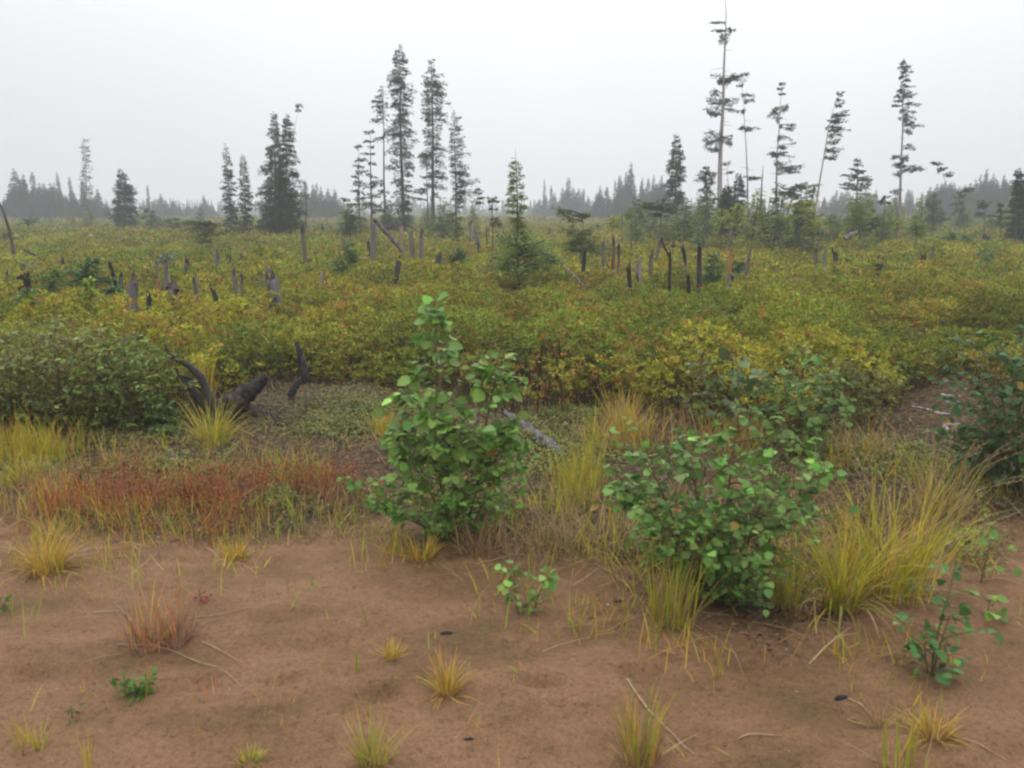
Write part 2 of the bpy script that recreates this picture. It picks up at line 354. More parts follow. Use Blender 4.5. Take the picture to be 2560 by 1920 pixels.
# ------------------------------------------------------------ conifers
def foliage(g, P0, D, L, rise, droop, n, lw, kl, kw, col, r, hang=.0):
    """needle sprays along B branches (start P0, level direction D, length L)"""
    i = r.choice(len(L), n, p=L ** 1.3 / (L ** 1.3).sum()); t = r.random(n) ** .75; t = .08 + .92 * t
    perp = np.stack([-D[:, 1], D[:, 0], np.zeros(len(D))], -1)[i]; Di, Li = D[i], L[i]
    side = r.uniform(-1, 1, n); wid = lw * Li * (1.05 - .75 * t)
    pos = P0[i] + Di * (Li * t)[:, None] + perp * (side * wid)[:, None]
    pos[:, 2] += Li * (rise[i] * t - droop[i] * t * t) - np.abs(side) * wid * .25 + r.normal(-.04, .085, n) * np.minimum(Li, .8)
    dr = nrm(Di * .8 + perp * np.sign(side)[:, None] * r.uniform(.2, 1.1, n)[:, None] + r.normal(0, .25, (n, 3)) + np.array([0, 0, -hang]))
    N = nrm(np.array([0, 0, 1.]) + r.normal(0, .6, (n, 3)))
    Ls = kl * r.uniform(.6, 1.3, n); V, F = kites(pos, dr, N, Ls, kw * r.uniform(.7, 1.3, n))
    c = vary(col, n, .24, r, .08) * (1 + .35 * (t[:, None] - .5)); g.add(V, F, np.repeat(c, 4, 0))
SPR = (.040, .058, .028)
def conifer(name, label, base, top, Y, prof=None, clumps=None, group=None, cat='tree', col=SPR, tr=.011, seed=0, dens=1.0, layer=None, bark=(.11, .095, .08), t0=None,
            rise=.12, droop=.25, nbr=6, bend=None, miss=.12, kscale=1.0, dead=0, gate=0.0, wscale=1.0):
    if Y >= 40 and prof: gate = max(gate, .9); miss = max(miss, .24); dens *= .72; wscale *= 1.04
    """base/top: pixels of the trunk; Y: how far off it stands; prof: (height fraction, left px, right px); clumps: (x, y, half width, half height) px"""
    r = np.random.default_rng(seed + 100)
    B, T = atY(base, Y), atY(top, Y); gzb = float(gz(B[0], Y))
    k = (B[2] - gzb) / max(T[2] - B[2], .1); root = B + (B - T) * k; root[2] = gzb - .06; H = T[2] - gzb; pm = pxm(Y)
    origin = np.array([root[0], root[1], gzb]); R = empty(name, origin); tag(R, label, cat, group)
    S = 14; ts = np.linspace(0, 1, S); P = root + (T - root) * ts[:, None]
    wob = np.stack([np.sin(ts * 7 + seed) * .006 * H * ts, np.cos(ts * 5 + seed * 2) * .006 * H * ts, np.zeros(S)], -1) * (1 - ts)[:, None] * 2; P = P + wob
    if bend:   # list of trunk pixels bottom..top
        Q = np.array([root] + [atY(b, Y) for b in bend]); dd = np.concatenate([[0], np.cumsum(np.linalg.norm(np.diff(Q, axis=0), axis=1))]); dd /= dd[-1]
        P = np.stack([np.interp(ts, dd, Q[:, a]) for a in range(3)], -1)
    rad = H * tr * (1 - ts * .93) * (1 + .5 * np.exp(-ts * 18)); gw = Geo(); V, F = tubes(P, rad, 8)
    gw.add(V, F, vary(bark, len(V), .18, r, .04))
    def trunk_at(z):
        return np.stack([np.interp(z, P[:, 2], P[:, a]) for a in range(3)], -1)
    gl = Geo(); ks = kscale * max(1.0, (Y / 30.)) ; kl, kw = .085 * ks, .030 * ks
    BP, BD, BL, BR = [], [], [], []
    if prof:
        if prof[0][0] > 2: prof = [((atY((base[0], q_[0]), Y)[2] - gzb) / H, q_[1], q_[2]) for q_ in prof]
        pt = np.array([p[0] for p in prof]); pl = np.array([p[1] for p in prof]) * pm; pr_ = np.array([p[2] for p in prof]) * pm
        lay = layer or max(.10, H * .022); z = pt[0] * H
        while z < H * .985:
            f = z / H
            for q in range(nbr):
                if r.random() < miss: continue
                a = r.random() * 6.283; cx = math.cos(a)
                wl = np.interp(f, pt, pl); wr = np.interp(f, pt, pr_); rr = wr * (.5 + .5 * cx) + wl * (.5 - .5 * cx)
                rr *= wscale * (1.15 - .55 * gate * r.random()) * r.uniform(.55, 1.12)
                if rr < .03: continue
                BP.append(trunk_at(gzb + z + r.normal(0, lay * .8))); BD.append((cx, math.sin(a), 0)); BL.append(rr); BR.append(rise + r.normal(0, .16) + .5 * max(0, f - .75))
            z += lay * r.uniform(.7, 1.3) * (1 - .45 * f)
    if BP:
        BP, BD, BL, BR = np.array(BP), np.array(BD), np.array(BL), np.array(BR); dr = droop * r.uniform(.5, 1.4, len(BL))
        tt = np.linspace(0, 1, 4)
        Pb = BP[:, None] + BD[:, None] * (BL[:, None] * tt)[..., None]; Pb[..., 2] += BL[:, None] * (BR[:, None] * tt - dr[:, None] * tt * tt)
        rb = np.minimum(BL[:, None] * .016, H * tr * .5) * (1.1 - tt) + .0015; V, F = tubes(Pb, rb, 3); gw.add(V, F, vary(bark, len(V), .2, r, .04) * .7)
        area = float((BL ** 2).sum() * .5); n = int(min(22000, dens * area * 1.9 / (kl * kw * .5) * .5)) + 60
        foliage(gl, BP, BD, BL, BR, dr, n, .32, kl, kw, col, r)
    if clumps:
        for (cx_, cy_, hw, hh) in clumps:
            c = atY((cx_, cy_), Y); c[1] += r.normal(0, .25) * hw * pm; a, b = hw * pm, hh * pm
            z0 = min(max(c[2] - .15 * abs(c[0] - np.interp(c[2], P[:, 2], P[:, 0])), gzb + .2), P[-1, 2]); s0 = trunk_at(z0)
            nb_ = 4 + int(hw / 7); E = c + r.uniform(-1, 1, (nb_, 3)) * [a, a * .7, b * .9]; E[:, 2] -= .12 * a * r.random(nb_); E[0, 0] = c[0] + a; E[1, 0] = c[0] - a
            Sx = np.tile(s0, (nb_, 1)); Sx[:, 2] += r.normal(0, b * .5, nb_); Md = (Sx + E) / 2; Md[:, 2] += .10 * np.linalg.norm(E - Sx, axis=1) * r.uniform(-.2, 1.2, nb_)
            wr_ = np.array([.013, .009, .004]) * max(.5, Y / 30); V, F = tubes(np.stack([Sx, Md, E], 1), np.tile(wr_, (nb_, 1)), 3); gw.add(V, F, np.array(bark) * .6)
            n = int(dens * min(6500, 4.0 * a * (a * .5 + b) / (kl * kw * .5))) + 60
            j = r.integers(0, nb_, n); far_ = abs(c[0] - s0[0]) > a * 1.1; t = (.45 if far_ else .08) + (.55 if far_ else .92) * r.random(n) ** .8; t_ = t[:, None]
            pos = (1 - t_) ** 2 * Sx[j] + 2 * t_ * (1 - t_) * Md[j] + t_ * t_ * E[j]
            sg = np.array([a * .10, a * .20, b * .30]); pos = pos + r.normal(0, 1, (n, 3)) * sg * (1.25 - .6 * t_); pos[:, 2] -= np.abs(r.normal(0, b * .22, n))
            out_ = nrm(E[j] - Sx[j]); out_[:, 2] *= .4
            drn = nrm(out_ + r.normal(0, .5, (n, 3)) * [1, 1, .5]); N = nrm(np.array([0, 0, 1.]) + r.normal(0, .6, (n, 3)))
            V, F = kites(pos, drn, N, kl * r.uniform(.6, 1.3, n), kw * r.uniform(.7, 1.3, n)); gl.add(V, F, np.repeat(vary(col, n, .25, r, .08), 4, 0))
    for q in range(dead):          # bare broken side branches
        f = r.uniform(.2, .9); s0 = trunk_at(gzb + f * H); a = r.random() * 6.283; l_ = H * r.uniform(.02, .06)
        e = s0 + np.array([math.cos(a), math.sin(a) * .8, r.uniform(-.3, .3)]) * l_
        V, F = tubes(np.array([s0, (s0 + e) / 2 + [0, 0, -.01], e]), np.array([.010, .007, .003]) * max(.6, Y / 35), 3); gw.add(V, F, np.array(bark) * .6)
    gw.build('trunk', M_BARK, R, origin, smooth=True)
    if gl.n: gl.build('crown', M_NEEDLE, R, origin)
    return R
def P_(v, *a): return [px(v, x, y) for x, y in a]
def CL(v, lst):
    s = VIEWS[v][2]; return [(*px(v, x, y), w / s, h / s) for x, y, w, h in lst]
def PR(v, lst):
    s = VIEWS[v][2]; return [(t if t <= 2 else px(v, 0, t)[1], a / s, b / s) for t, a, b in lst]

# ---- tall spruces left and centre
conifer('spruce_tree', 'tallest full-crowned spruce of the central group, narrow dense grey-green crown', px('V2', 1060, 1330), px('V2', 1030, 85), 52,
        PR('V2', [(.06, 10, 10), (.12, 85, 85), (.22, 95, 85), (.30, 60, 60), (.36, 75, 85), (.45, 90, 100), (.6, 85, 95), (.78, 85, 90), (.88, 62, 65), (.95, 40, 42), (1, 12, 10)]), seed=1, dens=1.3, tr=.012, nbr=8, group='tall spruces standing over the heath')
conifer('spruce_tree', 'slender thin spruce with gappy branches just left of the tallest spruce', px('V2', 940, 1240), px('V2', 925, 335), 54,
        PR('V2', [(.78, 40, 30), (.86, 75, 30), (.92, 45, 25), (1, 12, 10)]), CL('V2', [(872, 565, 22, 18), (890, 480, 30, 15), (900, 690, 28, 14), (880, 440, 26, 14), (965, 640, 30, 30), (885, 975, 30, 20), (930, 1040, 35, 20), (985, 870, 20, 20)]), seed=2, tr=.009, group='tall spruces standing over the heath')
conifer('spruce_tree', 'spruce with long bare lower trunk, second tallest of the central group', px('V2', 1256, 1290), px('V2', 1240, 178), 50,
        PR('V2', [(.34, 10, 95), (.42, 75, 100), (.50, 90, 90), (.56, 55, 80), (.62, 60, 60), (.70, 80, 90), (.8, 72, 95), (.88, 60, 70), (.94, 35, 38), (1, 8, 8)]), CL('V2', [(1270, 1060, 30, 24), (1250, 1000, 26, 18), (1320, 935, 20, 8), (1180, 800, 25, 10)]), seed=3, dens=1.2, tr=.012, nbr=7, group='tall spruces standing over the heath')
conifer('spruce_tree', 'thin dead-looking spruce standing close in front of the bare-trunked central spruce', px('V2', 1218, 1200), px('V2', 1205, 790), 49, None,
        CL('V2', [(1195, 800, 22, 10), (1215, 940, 40, 10), (1225, 990, 25, 18), (1180, 1020, 15, 10), (1160, 1030, 26, 20), (1150, 1080, 30, 12)]), seed=4, tr=.012)
conifer('spruce_tree', 'lopsided spruce with branches swept to the right at the right end of the central group', px('V2', 1400, 1200), px('V2', 1388, 505), 47,
        PR('V2', [(.30, 8, 60), (.38, 10, 110), (.48, 25, 130), (.55, 35, 110), (.64, 30, 85), (.78, 30, 72), (.9, 26, 40), (1, 6, 6)]), CL('V2', [(1440, 1000, 30, 16), (1460, 1040, 26, 20), (1430, 910, 40, 8), (1400, 1090, 30, 14)]), seed=5, nbr=6, tr=.010, group='tall spruces standing over the heath')
conifer('spruce_tree', 'ragged sparse spruce with a small crooked tip, left of the central group', px('V2', 852, 1230), px('V2', 845, 632), 45, None,
        CL('V2', [(838, 645, 24, 12), (835, 710, 32, 8), (848, 745, 20, 7), (825, 790, 40, 8), (860, 850, 20, 12), (850, 930, 34, 14), (885, 970, 34, 12), (830, 1000, 34, 16), (870, 1050, 40, 18), (845, 1120, 60, 20), (900, 1150, 40, 18)]), seed=6, tr=.013, dead=8)
conifer('spruce_tree', 'feathery half-bare spruce leaning beside the ragged one, leftmost of the central group', px('V2', 775, 1230), px('V2', 768, 735), 46, None,
        CL('V2', [(765, 745, 22, 10), (785, 830, 34, 10), (765, 870, 30, 14), (790, 905, 34, 12), (745, 940, 18, 8), (775, 980, 38, 16), (765, 1035, 40, 18), (790, 1080, 44, 16), (740, 1110, 30, 16)]), seed=7, tr=.012, dead=6)
conifer('spruce_tree', 'left twin of the broad double-topped spruce, wide skirt at its foot', px('V2', 235, 1250), px('V2', 218, 515), 44,
        PR('V2', [(.0, 120, 150), (.1, 130, 160), (.25, 130, 160), (.4, 115, 120), (.52, 90, 70), (.62, 70, 55), (.75, 55, 40), (.9, 26, 24), (1, 4, 4)]), seed=8, dens=1.5, nbr=9, col=(.045, .066, .03), group='twin broad spruces')
conifer('spruce_tree', 'right twin of the broad double-topped spruce', px('V2', 300, 1230), px('V2', 300, 522), 44.6,
        PR('V2', [(.0, 110, 110), (.2, 130, 120), (.4, 100, 120), (.55, 55, 85), (.7, 45, 68), (.88, 22, 40), (1, 4, 4)]), seed=9, dens=1.4, nbr=8, col=(.045, .066, .03), group='twin broad spruces')
conifer('dead_tree', 'thin dead sapling leaning away to the right behind the twin broad spruces', px('V2', 330, 760), px('V2', 385, 465), 60, None, CL('V2', [(383, 480, 14, 16), (375, 500, 12, 10)]), seed=10, tr=.006, bark=(.2, .18, .17))
conifer('spruce_tree', 'slim pointed spruce, left one of the pair before the twin spruces', px('V1', 1600, 740), px('V1', 1558, 165), 46,
        PR('V1', [(0, 80, 90), (.15, 90, 90), (.3, 70, 60), (.45, 50, 50), (.6, 40, 48), (.8, 28, 32), (.92, 16, 18), (1, 4, 4)]), seed=11, dens=1.3, nbr=7, group='slim pair of spruces')
conifer('spruce_tree', 'shorter right one of the slim spruce pair before the twin spruces', px('V1', 1700, 740), px('V1', 1678, 240), 47,
        PR('V1', [(0, 70, 70), (.15, 60, 80), (.35, 45, 60), (.6, 34, 52), (.8, 24, 28), (.9, 18, 22), (1, 4, 4)]), seed=12, dens=1.3, nbr=7, group='slim pair of spruces')
conifer('spruce_tree', 'shaggy broad-based spruce alone between the far left treeline and the slim pair', px('V1', 868, 790), px('V1', 835, 340), 62,
        PR('V1', [(.06, 20, 20), (.16, 70, 80), (.3, 100, 120), (.5, 70, 110), (.65, 60, 85), (.8, 48, 50), (.92, 22, 25), (1, 4, 4)]), seed=13, dens=1.2, nbr=7, rise=.2, gate=1)
conifer('spruce_tree', 'tall column-like spruce rising out of the far left treeline', px('V1', 600, 700), px('V1', 588, 140), 105,
        PR('V1', [(.0, 40, 45), (.3, 42, 40), (.5, 34, 38), (.7, 24, 34), (.97, 20, 22), (1, 10, 12)]), seed=14, dens=1.0, nbr=6, gate=1, miss=.25)
# ---- right-hand tall ones
TG = 'tall wind-torn spruces at the right'
conifer('spruce_tree', 'tallest pale-trunked spruce with few flat clumps, tip past the top of the picture', px('V4', 458, 1230), px('V4', 492, -25), 46, None,
        CL('V4', [(420, 127, 16, 8), (440, 175, 26, 10), (532, 168, 16, 10), (482, 220, 26, 28), (580, 440, 44, 24), (520, 455, 30, 20), (448, 450, 34, 26), (490, 480, 30, 20), (425, 535, 18, 26), (430, 578, 44, 20), (520, 578, 50, 18), (530, 620, 20, 18), (400, 635, 34, 20), (435, 655, 20, 12),
                  (400, 770, 24, 24), (395, 810, 36, 22), (405, 860, 34, 22), (480, 785, 40, 22), (500, 815, 26, 20)]),
        bend=P_('V4', (458, 1230), (460, 1000), (465, 830), (480, 600), (482, 420), (490, 240), (497, 80), (490, -25)), seed=20, dens=1.3, tr=.0135, bark=(.30, .27, .26), dead=26, group=TG)
conifer('spruce_tree', 'thin bent spruce right behind the tallest pale trunk, four small clumps along one side', px('V4', 620, 1240), px('V4', 578, 470), 50, None,
        CL('V4', [(575, 490, 12, 8), (620, 545, 28, 12), (628, 585, 24, 16), (580, 650, 16, 22), (632, 738, 48, 16), (595, 738, 22, 10), (650, 1020, 42, 10), (690, 1028, 10, 8)]),
        bend=P_('V4', (620, 1240), (619, 1050), (612, 850), (600, 680), (597, 570), (585, 470)), seed=21, tr=.008, bark=(.28, .25, .24), dead=8, group=TG)
conifer('spruce_tree', 'crooked thin spruce with a bare neck and a tiny tuft at its tip', px('V4', 783, 1220), px('V4', 815, 470), 46, None,
        CL('V4', [(818, 483, 16, 8), (808, 512, 10, 8), (820, 540, 14, 7), (800, 625, 50, 20), (765, 650, 26, 18), (790, 685, 18, 16), (850, 730, 40, 16), (830, 790, 32, 18), (845, 840, 34, 16), (820, 885, 60, 14), (770, 890, 30, 10), (825, 935, 40, 20), (870, 970, 44, 24), (915, 960, 28, 14), (905, 992, 16, 8)]),
        bend=P_('V4', (783, 1220), (785, 1100), (788, 900), (800, 780), (804, 660), (814, 540), (820, 480)), seed=22, tr=.010, bark=(.26, .23, .22), dead=14, group=TG)
conifer('spruce_tree', 'strongly leaning spruce with all its branches on the right of the trunk', px('V4', 1018, 1170), px('V4', 1150, 530), 45, None,
        CL('V4', [(1150, 545, 16, 16), (1152, 572, 18, 10), (1150, 605, 18, 12), (1155, 650, 34, 16), (1180, 662, 22, 8), (1125, 690, 26, 14), (1150, 695, 34, 16), (1120, 725, 34, 16), (1170, 745, 32, 12), (1125, 780, 28, 20), (1110, 815, 28, 14), (1100, 860, 24, 16), (1135, 868, 28, 14), (1100, 905, 34, 12)]),
        bend=P_('V4', (1018, 1170), (1035, 1040), (1060, 900), (1085, 740), (1110, 640), (1135, 560), (1150, 530)), seed=23, dens=1.2, tr=.009, bark=(.28, .25, .24), dead=5, group=TG)
conifer('spruce_tree', 'small tiered spruce with open flat layers right of the leaning spruce', px('V4', 1247, 1190), px('V4', 1258, 912), 42, None,
        CL('V4', [(1260, 925, 14, 12), (1262, 950, 24, 10), (1225, 975, 28, 6), (1275, 980, 26, 8), (1250, 1000, 30, 14), (1195, 1010, 34, 8), (1265, 1025, 50, 10), (1300, 1035, 24, 7), (1185, 1055, 28, 8), (1215, 1075, 26, 14), (1295, 1055, 24, 18), (1275, 1080, 34, 14), (1170, 1085, 12, 6)]), seed=24, tr=.02, bark=(.12, .1, .09))
conifer('spruce_tree', 'tall spruce farthest right, dense narrow tip and patchy branches below', px('V4', 1495, 1260), px('V4', 1522, 340), 48, None,
        CL('V4', [(1522, 360, 18, 16), (1530, 385, 26, 16), (1535, 410, 26, 14), (1525, 435, 22, 14), (1535, 462, 20, 10), (1545, 487, 30, 8), (1540, 520, 36, 16), (1525, 550, 48, 18), (1490, 580, 26, 10), (1465, 603, 16, 8), (1590, 592, 26, 14), (1535, 625, 24, 18), (1560, 655, 22, 18), (1540, 690, 36, 18), (1575, 715, 36, 12), (1553, 750, 16, 20),
                  (1557, 845, 20, 20), (1500, 905, 44, 16), (1480, 945, 22, 18), (1505, 930, 30, 18), (1490, 1000, 20, 18), (1560, 965, 40, 16), (1605, 975, 34, 16), (1475, 1098, 26, 12)]),
        bend=P_('V4', (1495, 1260), (1500, 1050), (1506, 880), (1515, 720), (1512, 600), (1518, 460), (1522, 345)), seed=25, dens=1.3, tr=.010, bark=(.26, .23, .24), dead=12, group=TG)
conifer('spruce_tree', 'compact cone-shaped spruce on a bare stem at the left of the torn tall ones', px('V4', 206, 1200), px('V4', 209, 772), 52,
        PR('V4', [(.30, 12, 14), (.36, 40, 42), (.45, 56, 62), (.58, 58, 58), (.7, 48, 56), (.8, 34, 40), (.9, 22, 22), (1, 4, 4)]), seed=26, dens=1.8, nbr=9, tr=.014)
conifer('spruce_tree', 'spindly bowed spruce with its drooping tip hooked over, before the right misty wood', px('V4', 1800, 1260), px('V4', 1690, 938), 44, None,
        CL('V4', [(1690, 938, 22, 8), (1712, 945, 16, 8), (1745, 968, 20, 14), (1730, 980, 10, 10), (1778, 1003, 18, 14)]),
        bend=P_('V4', (1800, 1260), (1785, 1130), (1760, 1040), (1735, 985), (1705, 945), (1680, 936)), seed=27, tr=.008, bark=(.25, .22, .22), dead=3)
conifer('spruce_tree', 'dark bushy spruce cut by the right edge of the photo', px('F', 2552, 580), px('V4', 2180, 968), 36,
        PR('V4', [(.0, 90, 90), (.15, 75, 80), (.3, 55, 60), (.42, 30, 40), (.55, 30, 40), (.7, 35, 45), (.85, 28, 30), (.95, 14, 14), (1, 3, 3)]), seed=28, dens=1.6, nbr=8, tr=.02)
conifer('dead_tree', 'bare broken reddish pole standing beside the pale tall trunk', px('V4', 690, 1220), px('V4', 710, 950), 40, seed=29, tr=.030, bark=(.13, .09, .085))
conifer('dead_tree', 'thin dead sapling with a few dark tufts right of the pale tall trunk', px('V4', 515, 1160), px('V4', 500, 925), 50, None, CL('V4', [(500, 945, 14, 12), (520, 992, 16, 8)]), seed=30, tr=.012, dead=14, bark=(.2, .17, .17))
conifer('spruce_tree', 'thick ragged young spruce hugging the left side of the pale tall trunk', px('V4', 392, 1240), px('V4', 382, 955), 42, None,
        CL('V4', [(383, 968, 12, 12), (360, 995, 34, 16), (400, 1000, 38, 22), (370, 1030, 48, 20), (400, 1050, 34, 22), (370, 1090, 30, 22), (400, 1110, 26, 26), (390, 1150, 40, 24), (380, 1190, 44, 26), (375, 1220, 40, 20), (440, 1150, 16, 12)]), seed=31, dens=1.3, tr=.02)
conifer('spruce_tree', 'rounded bushy spruce right of the foot of the pale tall trunk', px('V4', 565, 1230), px('V4', 568, 998), 40,
        PR('V4', [(.15, 30, 40), (.3, 56, 56), (.5, 52, 54), (.7, 40, 48), (.85, 24, 34), (1, 6, 6)]), seed=32, dens=1.8, nbr=9, tr=.02, group='bushy spruces by the pale trunk')
conifer('spruce_tree', 'low dark bushy spruce directly in front of the foot of the pale tall trunk', px('V4', 495, 1220), px('V4', 500, 1075), 38,
        PR('V4', [(.0, 30, 40), (.2, 50, 50), (.6, 50, 48), (.85, 34, 36), (1, 10, 10)]), seed=33, dens=1.9, nbr=9, tr=.02, col=(.04, .06, .024), group='bushy spruces by the pale trunk')
conifer('spruce_tree', 'flat-topped spreading young spruce between the crooked and the leaning spruces', px('V4', 850, 1230), px('V4', 900, 1060), 36, None,
        CL('V4', [(880, 1090, 56, 16), (850, 1110, 40, 18), (835, 1130, 30, 20), (920, 1075, 26, 12), (950, 1060, 14, 18), (790, 1105, 20, 5), (890, 1130, 30, 14)]), seed=34, dens=1.2, tr=.02)
conifer('birch_sapling', 'pale yellowish leafy sapling beside the foot of the leaning spruce', px('V4', 1000, 1200), px('V4', 998, 1058), 34, None,
        CL('V4', [(1000, 1072, 24, 12), (985, 1095, 20, 14), (1010, 1100, 18, 16), (995, 1125, 20, 14)]), seed=35, col=(.17, .17, .06), tr=.02)
conifer('spruce_tree', 'lone small lollipop spruce with a bare stem left of the farthest right tall spruce', px('V4', 1403, 1260), px('V4', 1418, 1128), 34, None,
        CL('V4', [(1418, 1140, 16, 10), (1410, 1160, 30, 12), (1435, 1168, 24, 7)]), seed=36, tr=.03)

# ---- young conifers scattered in the heath
YG = 'young conifers growing in the heath'
GRN, YGR, BLU = (.14, .19, .040), (.22, .245, .040), (.13, .20, .09)
conifer('young_spruce', 'open-branched young spruce with a long bare thin leader and wide low skirt, centre', px('V3', 268, 880), px('V3', 246, 60), 15.5,
        PR('V3', [(960, 200, 300), (900, 260, 330), (850, 290, 330), (780, 250, 290), (710, 130, 190), (650, 62, 110), (600, 60, 60), (500, 70, 62), (400, 66, 60), (300, 50, 52), (230, 44, 40), (180, 34, 30), (150, 3, 3)]),
        seed=40, dens=.52, nbr=7, tr=.010, col=(.19, .25, .07), rise=.28, droop=.12, layer=.085, kscale=.75, gate=.4, group=YG)
conifer('young_fir', 'young fir with two yellow-green upright tips like a fork, right of the centre spruce', px('V3', 700, 870), px('V3', 715, 520), 22, None,
        CL('V3', [(530, 480, 30, 18), (560, 515, 30, 18), (590, 545, 24, 18), (735, 500, 24, 22), (700, 530, 36, 20), (600, 620, 34, 34), (660, 660, 50, 24), (730, 640, 50, 30), (620, 700, 50, 30), (700, 720, 70, 30), (780, 700, 44, 40), (780, 760, 60, 40), (640, 740, 60, 30)]), seed=41, col=GRN, tr=.02, group=YG, dens=1.2)
conifer('young_fir', 'flat-crowned young fir like a small table on a thin stem, right of centre', px('W1', 1275, 600), px('W1', 1300, 265), 30, None,
        CL('W1', [(1300, 285, 40, 24), (1190, 315, 70, 18), (1160, 340, 50, 16), (1250, 350, 60, 24), (1330, 330, 60, 26), (1370, 370, 54, 30), (1290, 400, 50, 22), (1230, 400, 36, 14)]), seed=42, col=(.07, .10, .024), tr=.03, group=YG, dens=1.2)
